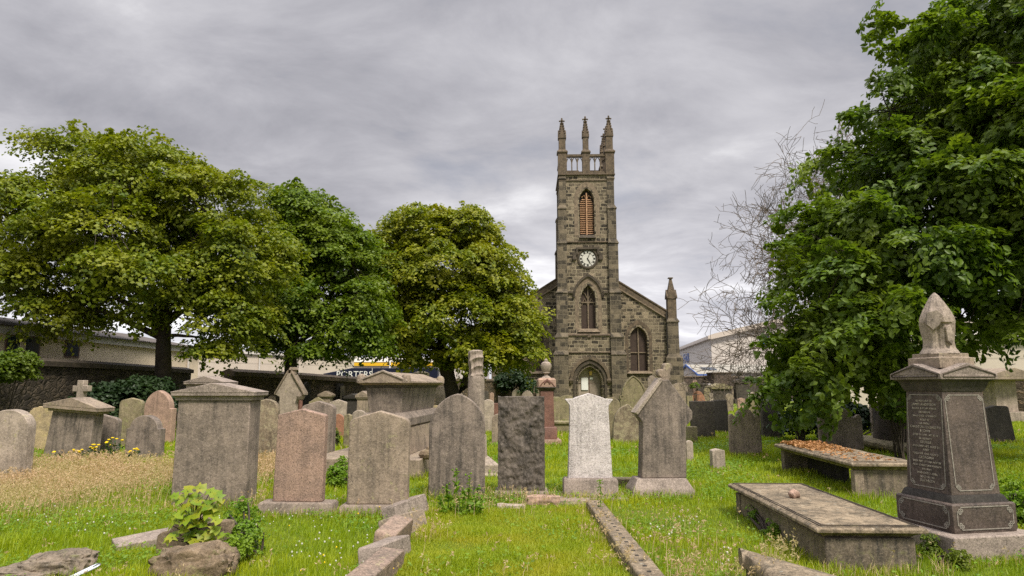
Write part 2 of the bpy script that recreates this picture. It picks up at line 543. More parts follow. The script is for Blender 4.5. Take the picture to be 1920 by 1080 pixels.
def rubble_mat(name, c1, c2, mortar, sc=3.9):
    t = NT(name)
    v = t.coord(rnd=False)
    sp = t.n('ShaderNodeSeparateXYZ')
    t.l(v, sp.inputs[0])
    cm = t.n('ShaderNodeCombineXYZ')
    wob = t.math('MULTIPLY', t.noise(v, 4.5, 4, 0.6), 0.28)
    t.l(t.math('ADD', t.math('ADD', sp.outputs[0], sp.outputs[1]), wob), cm.inputs[0])
    t.l(t.math('MULTIPLY', t.math('ADD', sp.outputs[2], wob), 1.9), cm.inputs[1])
    vv = []
    for ft in ('F1', 'DISTANCE_TO_EDGE'):
        q = t.n('ShaderNodeTexVoronoi', feature=ft)
        q.inputs['Scale'].default_value = sc
        t.l(cm.outputs[0], q.inputs['Vector'])
        vv.append(q)
    s2 = t.n('ShaderNodeSeparateColor')
    t.l(vv[0].outputs['Color'], s2.inputs[0])
    col = t.mix(s2.outputs[0], c1, c2)
    col = t.mix(t.rng(t.noise(v, 6, 6, 0.7), 0.4, 0.7, 0, 0.7), col, tuple(x * 0.5 for x in c2))
    edge = t.rng(vv[1].outputs['Distance'], 0.0, 0.16)
    col = t.mix(edge, mortar, col)
    t.bump(t.math('ADD', edge, t.math('MULTIPLY', t.noise(v, 9, 6, 0.7), 0.6)), 0.9, 0.06)
    return t.color(col, 0.95)
M['wall'] = rubble_mat('dark_rubble_wall', (0.15, 0.115, 0.08), (0.035, 0.029, 0.024), (0.08, 0.065, 0.048))
M['wallbrown'] = rubble_mat('brown_rubble_wall', (0.21, 0.15, 0.09), (0.06, 0.047, 0.034), (0.10, 0.08, 0.055), 3.6)

def leafmat(name, ca, cb, cc, trans=0.35, rough=0.5, noise_scale=0.6):
    t = NT(name)
    g = t.n('ShaderNodeNewGeometry')
    v = t.coord(rnd=False)
    r = g.outputs['Random Per Island']
    col = t.mix(r, ca, cb)
    col = t.mix(t.rng(t.noise(v, noise_scale, 4, 0.6), 0.42, 0.68, 0, 0.75), col, cc)
    t.color(col, rough)
    t.b.inputs['Specular IOR Level'].default_value = 0.35
    tr = t.n('ShaderNodeBsdfTranslucent')
    t.l(t.mix(1.0, col, (1.25, 1.3, 0.5), 'MULTIPLY'), tr.inputs[0])
    mxs = t.n('ShaderNodeMixShader')
    mxs.inputs[0].default_value = trans
    t.l(t.b.outputs[0], mxs.inputs[1]); t.l(tr.outputs[0], mxs.inputs[2])
    t.l(mxs.outputs[0], t.out.inputs[0])
    return t.m
M['leaf'] = leafmat('sycamore_leaves', (0.21, 0.245, 0.013), (0.078, 0.128, 0.011), (0.28, 0.285, 0.014))
M['leaf2'] = leafmat('sycamore_leaves_darker', (0.155, 0.225, 0.014), (0.06, 0.115, 0.012), (0.205, 0.26, 0.014))
M['leaf3'] = leafmat('sycamore_leaves_yellower', (0.24, 0.265, 0.013), (0.085, 0.135, 0.011), (0.34, 0.325, 0.016))
M['leafbig'] = leafmat('broad_green_leaves', (0.14, 0.215, 0.022), (0.055, 0.105, 0.014), (0.205, 0.26, 0.024), 0.4, 0.45)
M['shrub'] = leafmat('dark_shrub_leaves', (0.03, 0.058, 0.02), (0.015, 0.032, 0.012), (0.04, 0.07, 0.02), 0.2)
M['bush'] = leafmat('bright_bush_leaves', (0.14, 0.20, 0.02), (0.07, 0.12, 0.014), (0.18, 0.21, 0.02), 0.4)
M['herb'] = leafmat('green_herb_leaves', (0.19, 0.32, 0.022), (0.09, 0.18, 0.014), (0.24, 0.33, 0.02), 0.4)
M['sapling'] = leafmat('sapling_leaves', (0.28, 0.38, 0.022), (0.14, 0.25, 0.016), (0.46, 0.38, 0.02), 0.4, 0.45, 9)
M['petal'] = plain('yellow_petals', (0.80, 0.56, 0.01), 0.6)
M['whitepetal'] = plain('white_clover_heads', (0.50, 0.49, 0.40), 0.8)
M['litter'] = leafmat('fallen_leaves', (0.42, 0.20, 0.07), (0.22, 0.10, 0.04), (0.55, 0.33, 0.16), 0.15, 0.7, 6)
M['grass'] = leafmat('grass_blades', (0.30, 0.385, 0.008), (0.155, 0.245, 0.006), (0.43, 0.44, 0.012), 0.4, 0.5, 0.6)
M['plotgrass'] = leafmat('short_yellow_grass', (0.34, 0.40, 0.012), (0.20, 0.28, 0.008), (0.43, 0.39, 0.03), 0.4, 0.5, 1.3)
M['dry'] = leafmat('dry_seed_grass', (0.66, 0.47, 0.31), (0.46, 0.32, 0.20), (0.46, 0.42, 0.19), 0.3, 0.7, 1.2)

M['asphalt'] = plain('worn_asphalt', (0.085, 0.082, 0.078), 0.95, var=0.25, scale=1.2)

def ground_mat():
    t = NT('grassy_ground')
    v = t.coord(rnd=False)
    c = t.mix(t.rng(t.noise(v, 0.9, 8, 0.65), 0.35, 0.65), (0.11, 0.165, 0.008), (0.18, 0.225, 0.010))
    c = t.mix(t.rng(t.noise(v, 28, 6, 0.7), 0.45, 0.7), c, (0.045, 0.07, 0.010))
    c = t.mix(t.rng(t.noise(v, 2.3, 6, 0.7), 0.62, 0.72, 0, 0.7), c, (0.10, 0.075, 0.035))
    t.bump(t.noise(v, 30, 6, 0.7), 0.8, 0.05)
    return t.color(c, 1.0)
M['ground'] = ground_mat()
# ------------------------------------------------------------------ ground
def gh(x, y):                                 # gentle undulation of the turf
    return 0.03 * (vnoise(x * 0.9, y * 0.9, 5) - 0.5)
def make_ground():
    xs = np.concatenate([np.linspace(-400, -32, 10), np.linspace(-30, 30, 121), np.linspace(32, 400, 10)])
    ys = np.concatenate([np.linspace(-60, -2, 6), np.linspace(0, 40, 81), np.linspace(44, 90, 12), np.linspace(110, 900, 8)])
    X, Y = np.meshgrid(xs, ys)
    Z = gh(X, Y)
    V = np.stack([X.ravel(), Y.ravel(), Z.ravel()], 1)
    nx, ny = len(xs), len(ys)
    i = (np.arange(ny - 1)[:, None] * nx + np.arange(nx - 1)[None, :]).ravel()
    o = np_mesh('ground', V, [np.stack([i, i + 1, i + nx + 1, i + nx], 1)], M['ground'], smooth=True)
    tag(o, kind='structure')
make_ground()
yd = MB().box(-300, 300, 67, 500, -0.1, 0.05).box(-70, -15.3, -20, 67, -0.1, 0.05)  # unseen asphalt added beyond the walls, keeps green bounce off the sheds
tag(obj('yard', yd, M['asphalt'], smooth=0), kind='structure')

# ------------------------------------------------------------------ outlines shared by windows and headstones
def half_top(style, w, h, r, k=None):
    """right half of a top edge: (x, z) from the shoulder at x = w/2 to the crown at x = 0"""
    P = []
    a = w / 2
    if style == 'round':
        P = [(a * math.cos(t), h - r + r * math.sin(t)) for t in np.linspace(0, math.pi / 2, 12)]
    elif style == 'gothic':
        Q = (a * a + r * r) / (2 * a)
        e = math.atan2(r, Q - a) if Q > a else math.pi - math.atan2(r, a - Q)
        P = [(a - Q + Q * math.cos(t), h - r + Q * math.sin(t)) for t in np.linspace(0, e, 12)]
        P[-1] = (0, h)
    elif style == 'gable':
        P = [(a, h - r), (0, h)]
    elif style == 'ogee':
        s = (k or 0.12) * w
        P = [(a - s + s * math.cos(t), h - r + s * math.sin(t) * 0.9 - s * 0.2) for t in np.linspace(0, 1.15, 7)]
        P.append((0, h))
    elif style == 'swan':
        P = [(a * (1 - t), h - r + r * (3 * t * t - 2 * t ** 3)) for t in np.linspace(0, 1, 14)]
    elif style == 'shoulder':
        q = (k or 0.72) * a
        P = [(a, h - r), (q + 0.02 * w, h - r)] + [(q * math.cos(t), h - r + r * math.sin(t)) for t in np.linspace(0.12, math.pi / 2, 11)]
    elif style == 'gothicshoulder':
        q = (k or 0.8) * a
        P = [(a, h - r * 1.15), (a, h - r), (q, h - r)]
        P += [p for p in half_top('gothic', 2 * q, h, r)][1:]
    elif style == 'scallop':
        P = [(a, h - r)]
        for t in np.linspace(0, 1, 16):
            x = a * (0.97 - 0.97 * t)
            f = x / a
            z = h - r * 1.0
            if f > 0.70:
                z += r * 0.34 * math.sin((0.98 - f) / 0.28 * math.pi) ** 0.7 if f < 0.98 else 0
            elif f < 0.55:
                z += r * math.sqrt(max(0, 1 - (f / 0.56) ** 2))
            P.append((x, z))
    else:
        P = [(a, h - r * 0.05), (a * 0.5, h - r * 0.02), (0, h)]
    return P
def outline(style, w, h, r, k=None, bottom=-0.18, jit=0.0, taper=0.0):
    H = half_top(style, w, h, r, k)
    zs = H[0][1]
    L = [(w / 2, bottom), (w / 2, zs * 0.35), (w / 2, zs * 0.7)] + H
    L = L + [(-x, z) for x, z in reversed(L) if x > 1e-6]
    if jit:
        L = [(x + random.gauss(0, jit), z + (random.gauss(0, jit) if z > bottom + 0.01 else 0)) for x, z in L]
    if taper:
        L = [(x * (1 + taper * (0.5 - z / h)), z) for x, z in L]
    return L
def arch(w, z0, z1, rise, grow=0.0):          # pointed opening between z0 and z1
    H = half_top('gothic', w + 2 * grow, z1 + grow * 1.35, rise + grow * 1.1)
    L = [((w / 2 + grow), z0)] + H
    return L + [(-x, z) for x, z in reversed(L) if x > 1e-6]
def band(mb, w, z0, z1, rise, g0, g1, y0, y1, cx=0):   # moulding that follows an arch
    A, B = arch(w, z0, z1, rise, g0), arch(w, z0, z1, rise, g1)
    loops = []
    for p, q in zip(A, B):
        loops.append([(cx + p[0], y0, p[1]), (cx + q[0], y0, q[1]), (cx + q[0], y1, q[1]), (cx + p[0], y1, p[1])])
    return mb.loft(loops)

# ------------------------------------------------------------------ the church
YC = 60.0
CX = at(1107, 600, YC).x
def cz(v): return at(1107, v, YC).z
def cw(px, v): return wid(px, v, YC)
church = empty('church', (CX, YC + 3.3, 0), R(-1.5), 'sooty stone gothic church with a tall square clock tower and three pinnacles', 'church')
BH = 2.50                                     # half width of the tower wall
z_a, z_b, z_c, z_d, z_e, z_cor = cz(660), cz(627), cz(543), cz(449), cz(383), cz(320)
tower = obj('tower', MB().stack([(2.86, 2.86, -0.3), (2.86, 2.86, z_b - 0.1), (BH, BH, z_b + 0.15), (BH, BH, z_cor - 0.02)]), M['church'], church, smooth=0)
# openings
zb0, zb1 = cz(438), cz(349)
zw0, zw1 = cz(617), cz(533)
zd1 = cz(690)
cut(tower, [MB().loft([[(x * s, y, (z if z < zb0 + .1 else z)) for x, z in arch(cw(27, 400), zb0, zb1, 1.15, g)] for y, s, g in ((-BH - 1, 1, 0.22), (-BH + 0.12, 1, 0.02), (-BH + 0.9, 1, 0.0))]),
            MB().loft([[(x, y, z) for x, z in arch(cw(26, 570), zw0, zw1, 1.3, g)] for y, g in ((-BH - 1, 0.3), (-BH + 0.1, 0.03), (-BH + 0.9, 0.0))]),
            MB().loft([[(x, y, z) for x, z in arch(2.0, -0.4, zd1, 1.28, g)] for y, g in ((-4, 0.42), (-2.55, 0.02), (-1.9, 0.0))])])
# stepped corner buttresses
for sx in (-1, 1):
    for sy in (-1, 1):
        mb = MB()
        steps = [(-0.3, z_a, 3.25), (z_a, z_b, 3.08), (z_b, z_c, 2.93), (z_c, z_d, 2.80), (z_d, z_e, 2.70), (z_e, z_cor - 0.3, 2.58)]
        for i, (za, zb, hs) in enumerate(steps):
            inner = 1.93
            c, hw = (hs + inner) / 2, (hs - inner) / 2
            nh = steps[i + 1][2] if i < 5 else hs
            n_c, n_hw = (nh + inner) / 2, (nh - inner) / 2
            L = []
            for q, cc, z in ((hw, c, za), (hw, c, zb - 0.28), (hw + 0.05, c + 0.02, zb - 0.26), (hw + 0.05, c + 0.02, zb - 0.20), (n_hw, n_c, zb + (0.16 if i < 5 else 0.0))):
                L.append([(sx * cc - q, sy * cc - q, z), (sx * cc + q, sy * cc - q, z), (sx * cc + q, sy * cc + q, z), (sx * cc - q, sy * cc + q, z)])
            if i: 
                L = L[:1] + L[1:]
            mb.loft(L)
        obj('buttress', mb, M['churchquoin'], church, smooth=0)
# string courses
def course(z, half, hh=0.11, out=0.12, mat='trim'):
    mb = MB()
    h2 = half + out
    mb.stack([(half - 0.2, half - 0.2, z - hh), (h2, h2, z - hh * 0.6), (h2, h2, z), (half - 0.2, half - 0.2, z + hh * 1.3)])
    obj('string_course', mb, M[mat], church, smooth=0)
course(z_a, 2.86); course(z_b - 0.02, 2.86); course(z_d - 0.05, BH, 0.12, 0.14); course(cz(333), BH, 0.12, 0.10); course(cz(322), BH, 0.13, 0.2)
# parapet: piers, pinnacles, openwork
zp0, zp1 = cz(319), cz(280)
obj('parapet_base', MB().stack([(BH + 0.03, BH + 0.03, zp0 - 0.2), (BH + 0.03, BH + 0.03, zp0 - 0.02), (BH - 0.1, BH - 0.1, zp0 + 0.02)]), M['trim'], church, smooth=0)
def pinnacle(px, py, half, zs, zt, tall):
    mb = MB()
    mb.stack([(half, half, zp0 - 0.2), (half, half, zp1 - 0.1), (half + 0.1, half + 0.1, zp1 - 0.05), (half + 0.1, half + 0.1, zp1 + 0.06), (half * 0.78, half * 0.78, zp1 + 0.28)], px, py)
    p = obj('pinnacle', mb, M['trim'], church, smooth=0)
    s = half * 0.78
    mb = MB().stack([(s, s, zp1 + 0.2), (s, s, zs)], px, py)
    for a in range(4):                        # gablets round the foot of the spire
        k = len(mb.v)
        mb.prism([(-s - 0.06, zs - 0.05), (s + 0.06, zs - 0.05), (0, zs + s * 2.6)], -s - 0.07, -s + 0.1)
        mb.xf(Matrix.Translation((px, py, 0)) @ Matrix.Rotation(a * math.pi / 2, 4, 'Z'), k)
    obj('shaft', mb, M['trim'], p, smooth=0)
    mb = MB().stack([(s * 0.95, s * 0.95, zs), (s * 0.12, s * 0.12, zt - 0.35)], px, py)
    H = zt - 0.35 - zs
    for i in range(6):                        # crockets up the four edges
        f = 0.12 + 0.15 * i
        q = s * (0.95 - 0.83 * f) + 0.03
        for ax in (-1, 1):
            for ay in (-1, 1):
                mb.blob((px + ax * q, py + ay * q, zs + f * H), (0.085, 0.085, 0.11), 6, 4)
    mb.blob((px, py, zt - 0.52), (0.2, 0.2, 0.1), 8, 4).blob((px, py, zt - 0.27), (0.15, 0.15, 0.12), 8, 4).blob((px, py, zt - 0.08), (0.09, 0.09, 0.12), 8, 4)
    for ax, ay in ((1, 0), (-1, 0), (0, 1), (0, -1)):
        mb.blob((px + ax * 0.2, py + ay * 0.2, zt - 0.30), (0.09, 0.09, 0.09), 6, 4)
    obj('spire', mb, M['trim'], p, smooth=0)
pc = 2.24
for ax, ay, hf, a, b in ((-1, -1, 0.41, 252, 213), (1, -1, 0.41, 249, 209), (0, -1, 0.34, 250, 210), (1, 1, 0.41, 249, 210), (-1, 1, 0.41, 252, 213), (1, 0, 0.34, 252, 212), (-1, 0, 0.34, 252, 212)):
    if (ax, ay) in ((-1, 1), (-1, 0)):        # only stumps remain of the two on the far left
        continue
    pinnacle(ax * pc, ay * pc, hf, cz(a), cz(b), 1)
zr = cz(285)
for side in range(4):
    for x0, x1 in ((-1.86, -0.32), (0.32, 1.86)):
        mb = MB()
        y = -2.42
        mb.box(x0, x1, y - 0.13, y + 0.13, zr - 0.16, zr + 0.06).box(x0, x1, y - 0.1, y + 0.1, zp0 - 0.02, zp0 + 0.14)
        n = 3
        for i in range(n + 1):
            x = x0 + (x1 - x0) * i / n
            mb.box(x - 0.05, x + 0.05, y - 0.07, y + 0.07, zp0 + 0.1, zr - 0.12)
        for i in range(n):
            xa, xb = x0 + (x1 - x0) * i / n, x0 + (x1 - x0) * (i + 1) / n
            xm, zt = (xa + xb) / 2, zr - 0.14
            for e in (xa, xb):
                mb.tube([(e, y, zt - 0.62), (e + (xm - e) * 0.3, y, zt - 0.33), (xm, y, zt - 0.02)], 0.045, 4)
                mb.tube([(xm, y, zt - 0.02), (e + (xm - e) * 0.35, y, zt - 0.10), (e, y, zt + 0.02)], 0.035, 4)
        mb.xf(Matrix.Rotation(side * math.pi / 2, 4, 'Z'))
        obj('balustrade', mb, M['trim'], church, smooth=0)
# belfry window
bw = obj('belfry_window', band(MB(), cw(27, 400), zb0, zb1, 1.15, 0.16, 0.52, -BH - 0.012, -BH + 0.1), M['trimpale'], church, smooth=0)
mb = MB()
nl = 20
for i in range(nl):
    z = zb0 + 0.1 + (zb1 - zb0 - 0.9) * i / nl
    wv = 0.5 * cw(25, 400) * (1 if z < zb1 - 1.3 else max(0.2, (zb1 - z) / 1.35))
    mb.loft([[(s * wv, -BH + 0.30, z - 0.03), (s * wv, -BH + 0.52, z + 0.13), (s * wv, -BH + 0.54, z + 0.11), (s * wv, -BH + 0.32, z - 0.06)] for s in (-1, 1)])
obj('louvre', mb, M['louvre'], bw, smooth=0)
obj('mullion', MB().box(-0.055, 0.055, -BH + 0.2, -BH + 0.5, zb0, zb1 - 0.35), M['louvre'], bw)
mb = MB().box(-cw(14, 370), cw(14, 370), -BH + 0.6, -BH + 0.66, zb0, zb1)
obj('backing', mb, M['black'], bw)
mb = MB()
for s in (-1, 1):
    mb.tube([(0, -BH + 0.35, zb1 - 1.0), (s * 0.2, -BH + 0.35, zb1 - 0.55), (s * 0.45, -BH + 0.35, zb1 - 0.75)], 0.06, 4)
obj('tracery', mb, M['louvre'], bw)
obj('sill', MB().stack([(cw(16, 440), 0.45, zb0 - 0.28), (cw(13, 440), 0.2, zb0 + 0.05)], 0, -BH + 0.12), M['trimdark'], bw, smooth=0)
# clock
zc, rc = cz(482), cw(15.2, 482)
ck = obj('clock', MB().loft([[(rc * s * math.cos(a), y, zc + rc * s * math.sin(a)) for a in np.linspace(0, 2 * math.pi, 41)[:-1]] for y, s in ((-BH + 0.1, 1.32), (-BH - 0.06, 1.32), (-BH - 0.10, 1.16), (-BH - 0.02, 1.03))], cap=False), M['trimdark'], church)
obj('clock_face', MB().loft([[(rc * 1.05 * math.cos(a), y, zc + rc * 1.05 * math.sin(a)) for a in np.linspace(0, 2 * math.pi, 41)[:-1]] for y in (-BH + 0.05, -BH - 0.012)]), M['clockface'], ck)
mb = MB()
for h in range(12):
    a = math.radians(90 - 30 * h)
    k = (2, 1, 2, 3, 3, 1, 3, 3, 4, 3, 2, 3)[h]
    for j in range(k):
        b = a + (j - (k - 1) / 2) * 0.095
        mb.bar((rc * 0.74 * math.cos(b), -BH - 0.02, zc + rc * 0.74 * math.sin(b)), (rc * 0.95 * math.cos(b), -BH - 0.02, zc + rc * 0.95 * math.sin(b)), 0.026, 0.006)
for s in (1.0, 0.70):
    pts = [(rc * s * math.cos(a), -BH - 0.02, zc + rc * s * math.sin(a)) for a in np.linspace(0, 2 * math.pi, 37)]
    for p, q in zip(pts[:-1], pts[1:]):
        mb.bar(p, q, 0.012, 0.005)
obj('numerals', mb, M['black'], ck)
for nm, ang, L, wd in (('hour_hand', 152, 0.60, 0.042), ('minute_hand', 22, 0.80, 0.03)):
    a = math.radians(90 - ang)
    obj(nm, MB().bar((-0.12 * rc * math.cos(a), -BH - 0.05, zc - 0.12 * rc * math.sin(a)), (L * rc * math.cos(a), -BH - 0.05, zc + L * rc * math.sin(a)), wd, 0.008), M['black'], ck)
mb = MB()
zt = cz(463)
mb.box(-0.98, 0.98, -BH - 0.2, -BH + 0.1, zt - 0.08, zt + 0.1)
for s in (-1, 1):
    mb.box(s * 0.98 - 0.09, s * 0.98 + 0.09, -BH - 0.19, -BH + 0.1, zt - 0.5, zt + 0.095).box(s * 1.12 - 0.22, s * 1.12 + 0.22, -BH - 0.18, -BH + 0.1, zt - 0.58, zt - 0.44)
    mb.stack([(0.12, 0.1, zt - 1.15), (0.19, 0.16, zt - 1.0), (0.15, 0.12, zt - 0.55)], s * 1.22, -BH - 0.05)
obj('hood_mould', mb, M['trimdark'], ck, smooth=0)
# tower window
ww = cw(26, 570)
tw = obj('tower_window', band(MB(), ww, zw0, zw1, 1.3, 0.24, 0.6, -BH - 0.012, -BH + 0.1), M['trimpale'], church, smooth=0)
obj('board', MB().box(-ww / 2 - 0.02, ww / 2 + 0.02, -BH + 0.5, -BH + 0.56, zw0, zw1), M['board'], tw)
mb = MB().box(-0.05, 0.05, -BH + 0.36, -BH + 0.5, zw0, zw1 - 0.05).box(-ww / 2, ww / 2, -BH + 0.38, -BH + 0.5, cz(564) - 0.05, cz(564) + 0.05)
for s in (-1, 1):
    mb.tube([(0, -BH + 0.43, zw1 - 1.3), (s * 0.25, -BH + 0.43, zw1 - 0.75), (s * ww * 0.42, -BH + 0.43, zw1 - 0.5)], 0.05, 4)
    for e in (-1, 1):
        xm = s * ww / 4
        mb.tube([(xm + e * ww / 4.4, -BH + 0.43, zw1 - 1.85), (xm + e * 0.14, -BH + 0.43, zw1 - 1.45), (xm, -BH + 0.43, zw1 - 1.15)], 0.035, 4)
obj('tracery', mb, M['trimpale'], tw)
mb = band(MB(), ww, cz(545), zw1, 1.3, 0.62, 0.80, -BH - 0.16, -BH + 0.05)
for s in (-1, 1):
    mb.box(s * (ww / 2 + 0.92) - 0.24, s * (ww / 2 + 0.92) + 0.24, -BH - 0.15, -BH + 0.05, cz(545) - 0.14, cz(545) + 0.03)
obj('hood_mould', mb, M['trimdark'], tw, smooth=0)
obj('sill', MB().stack([(ww / 2 + 0.42, 0.35, zw0 - 0.22), (ww / 2 + 0.1, 0.1, zw0 + 0.1)], 0, -BH + 0.05), M['trimpale'], tw, smooth=0)
obj('corbel', MB().box(-0.16, 0.16, -3.0, -2.6, zw0 - 0.72, zw0 - 0.45), M['trim'], church)
# door
dr = obj('door', MB().box(-1.05, 1.05, -2.06, -1.98, -0.1, zd1), M['oldwood'], church)
obj('door_leaf', MB().box(0.03, 0.95, -2.12, -2.062, 0.0, zd1 - 0.5), plain('lower_door_boards', (0.24, 0.195, 0.155), 0.85, var=0.3, scale=7), dr)
obj('batten', MB().box(-0.02, 0.03, -2.13, -2.07, 0, zd1 - 0.05).box(-1.0, 1.0, -2.128, -2.07, zd1 - 1.35, zd1 - 1.31), M['frame'], dr)
obj('notice', MB().box(-0.72, -0.12, -2.15, -2.07, zd1 - 1.95, zd1 - 0.85), M['whitepaint'], dr)
obj('small_notice', MB().box(0.05, 0.32, -2.15, -2.12, zd1 - 1.0, zd1 - 0.8), M['whitepaint'], dr)
obj('door_lamp', MB().stack([(0.1, 0.08, zd1 - 0.62), (0.13, 0.1, zd1 - 0.3), (0.06, 0.06, zd1 - 0.24)], 0.12, -2.28), M['lampglass'], dr)
obj('surround', band(band(MB(), 2.0, -0.1, zd1, 1.28, 0.30, 0.52, -2.98, -2.7), 2.0, -0.1, zd1, 1.28, 0.13, 0.26, -2.86, -2.6), M['trimdark'], dr, smooth=0)
mb = band(MB(), 2.0, zd1 - 1.2, zd1, 1.28, 0.58, 0.80, -3.1, -2.8)
for s in (-1, 1):
    mb.stack([(0.1, 0.1, zd1 - 1.35), (0.2, 0.2, zd1 - 1.1), (0.16, 0.16, zd1 - 0.93)], s * 1.69, -2.97)
obj('hood_mould', mb, M['trim'], dr, smooth=0)
# nave: gable front, roof, side windows
YG = 0.6                                      # gable plane, in the church's own frame
YGW = YC + 3.3 + YG
def gx(u, v): return at(u, v, YGW).x - CX
def gz(v): return at(1107, v, YGW).z
xr = gx(1262, 640)
z_e1, z_ap = gz(600), gz(529) + (gz(529) - gz(582)) / (1249 - 1163) * 56
slope = (gz(529) - gz(582)) / (gx(1249, 582) - gx(1163, 529))
z_top = gz(582) + slope * gx(1249, 582)
z_eave = z_top - slope * xr
gable = [(-xr, -0.3), (xr, -0.3), (xr, z_eave - 0.4), (0, z_top - 0.4), (-xr, z_eave - 0.4)]
swx, sww = gx(1197, 650), 30 / F * YGW
sz0, sz1 = gz(696), gz(614)
nave = obj('nave_front', MB().prism(gable, YG, YG + 0.8), M['church'], church, smooth=0)
lx = gx(1004, 690)
cut(nave, [MB().loft([[(cxx + x, y, z) for x, z in arch(sww, sz0, sz1, 1.08, g)] for y, g in ((YG - 1, 0.3), (YG + 0.12, 0.03), (YG + 0.6, 0.0))]) for cxx in (swx, lx)])
for s in (-1, 1):
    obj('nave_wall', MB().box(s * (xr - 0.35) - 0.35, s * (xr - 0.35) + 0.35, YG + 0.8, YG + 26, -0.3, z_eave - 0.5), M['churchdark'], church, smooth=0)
obj('roof', MB().prism([(-xr - 0.2, z_eave - 0.75), (0, z_top - 0.65), (xr + 0.2, z_eave - 0.75), (xr + 0.2, z_eave - 0.6), (0, z_top - 0.5), (-xr - 0.2, z_eave - 0.6)], YG + 0.8, YG + 26), M['slate'], church, smooth=0)
for s in (-1, 1):                             # raked coping, a dark band with a lower string
    L = []
    for x, dz in ((s * 2.2, 0), (s * (xr - 0.2), 0)):
        z = z_top - slope * abs(x)
        L.append([(x, YG - 0.18, z), (x, YG + 0.95, z), (x, YG + 0.95, z - 0.72), (x, YG - 0.10, z - 0.72), (x, YG - 0.10, z - 0.16), (x, YG - 0.18, z - 0.14)])
    cp = obj('coping', MB().loft(L), M['trim'], church, smooth=0)
    L = []
    for x in (s * 2.2, s * (xr - 0.2)):
        z = z_top - slope * abs(x) - 0.72
        L.append([(x, YG - 0.16, z), (x, YG + 0.3, z), (x, YG + 0.3, z - 0.14), (x, YG - 0.16, z - 0.14)])
    obj('string_course', MB().loft(L), M['trimpale'], cp, smooth=0)
for cxx in (swx, lx):
    sw = obj('nave_window', band(MB(), sww, sz0, sz1, 1.08, 0.22, 0.50, YG - 0.02, YG + 0.12, cxx), M['trim'], church, smooth=0)
    obj('board', MB().box(cxx - sww / 2 - 0.02, cxx + sww / 2 + 0.02, YG + 0.44, YG + 0.50, sz0, sz1), M['board'], sw)
    obj('mullion', MB().box(cxx - 0.05, cxx + 0.05, YG + 0.3, YG + 0.44, sz0, sz1 - 0.05).box(cxx - sww / 2, cxx + sww / 2, YG + 0.32, YG + 0.44, (sz0 + sz1) / 2 - 0.35, (sz0 + sz1) / 2 - 0.26), M['trimpale'], sw)
    obj('sill', MB().stack([(sww / 2 + 0.45, 0.3, sz0 - 0.22), (sww / 2 + 0.2, 0.1, sz0 + 0.02)], cxx, YG + 0.02), M['trimpale'], sw, smooth=0)
for s in (-1, 1):                             # corner buttress with its little spire
    cxp = s * (xr - 0.1)
    z1, z2 = gz(668), gz(603)
    mb = MB().stack([(0.78, 0.78, -0.3), (0.78, 0.78, z1 - 0.2), (0.52, 0.52, z1 + 0.2), (0.52, 0.52, z2 - 0.15), (0.6, 0.6, z2 - 0.12), (0.6, 0.6, z2), (0.42, 0.42, z2 + 0.3)], cxp, YG + 0.1)
    bt = obj('buttress', mb, M['churchquoin'], church, smooth=0)
    za, zb = gz(556), gz(521)
    mb = MB().stack([(0.41, 0.41, z2 + 0.2), (0.41, 0.41, za)], cxp, YG + 0.1)
    for a in range(4):
        k = len(mb.v)
        mb.prism([(-0.5, za - 0.25), (0.5, za - 0.25), (0.5, za - 0.1), (0, za + 0.65), (-0.5, za - 0.1)], -0.5, -0.3)
        mb.xf(Matrix.Translation((cxp, YG + 0.1, 0)) @ Matrix.Rotation(a * math.pi / 2, 4, 'Z'), k)
    mb.stack([(0.40, 0.40, za), (0.1, 0.1, zb - 0.12), (0.22, 0.22, zb - 0.1), (0.22, 0.22, zb)], cxp, YG + 0.1)
    obj('pinnacle', mb, M['trim'], bt, smooth=0)
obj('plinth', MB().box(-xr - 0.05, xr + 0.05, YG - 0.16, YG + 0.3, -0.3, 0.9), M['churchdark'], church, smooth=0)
obj('downpipe', MB().tube([(gx(1249, 640), YG - 0.3, 0), (gx(1249, 640), YG - 0.3, gz(585))], 0.07), M['black'], church)

# ------------------------------------------------------------------ boundary walls
def wall_run(name, label, pts, heights, thick, mat, cop=None, copmat='trimdark', cop_h=0.2, over=0.08, base=-0.3):
    e = empty(name, (pts[0][0], pts[0][1], 0), 0, label, 'wall')
    o = Vector((pts[0][0], pts[0][1], 0))
    def ring(i, off):
        p = Vector(pts[i])
        a = Vector(pts[max(i - 1, 0)])
        b = Vector(pts[min(i + 1, len(pts) - 1)])
        d = (b - a).normalized()
        return p + Vector((d.y, -d.x)) * off - o.to_2d()
    L, Lc = [], []
    for i in range(len(pts)):
        f, k = ring(i, 0), ring(i, -thick)
        h = heights[i]
        L.append([(f.x, f.y, base), (k.x, k.y, base), (k.x, k.y, h), (f.x, f.y, h)])
        f, k, m = ring(i, over), ring(i, -thick - over), ring(i, -thick / 2)
        Lc.append([(f.x, f.y, h), (k.x, k.y, h), (k.x, k.y, h + cop_h * 0.6), (m.x, m.y, h + cop_h), (f.x, f.y, h + cop_h * 0.6)])
    obj('wall_face', MB().loft(L), mat, e, smooth=0)
    obj('coping', MB().loft(Lc), M[copmat], e, smooth=0)
    return e
wl = wall_run('boundary_wall', 'long dark rubble graveyard wall with flat coping behind the largest left tree', [(-14.3, 2), (-14.5, 14), (-14.6, 24), (-14.8, 31)], [2.2, 2.2, 2.18, 2.14], 0.5, M['wall'], cop_h=0.26, over=0.12)
zz_ = lambda u, v, Y: at(u, v, Y).z
PA = [at(436, 694, 32), at(560, 700, 37), at(680, 708, 42.5)]
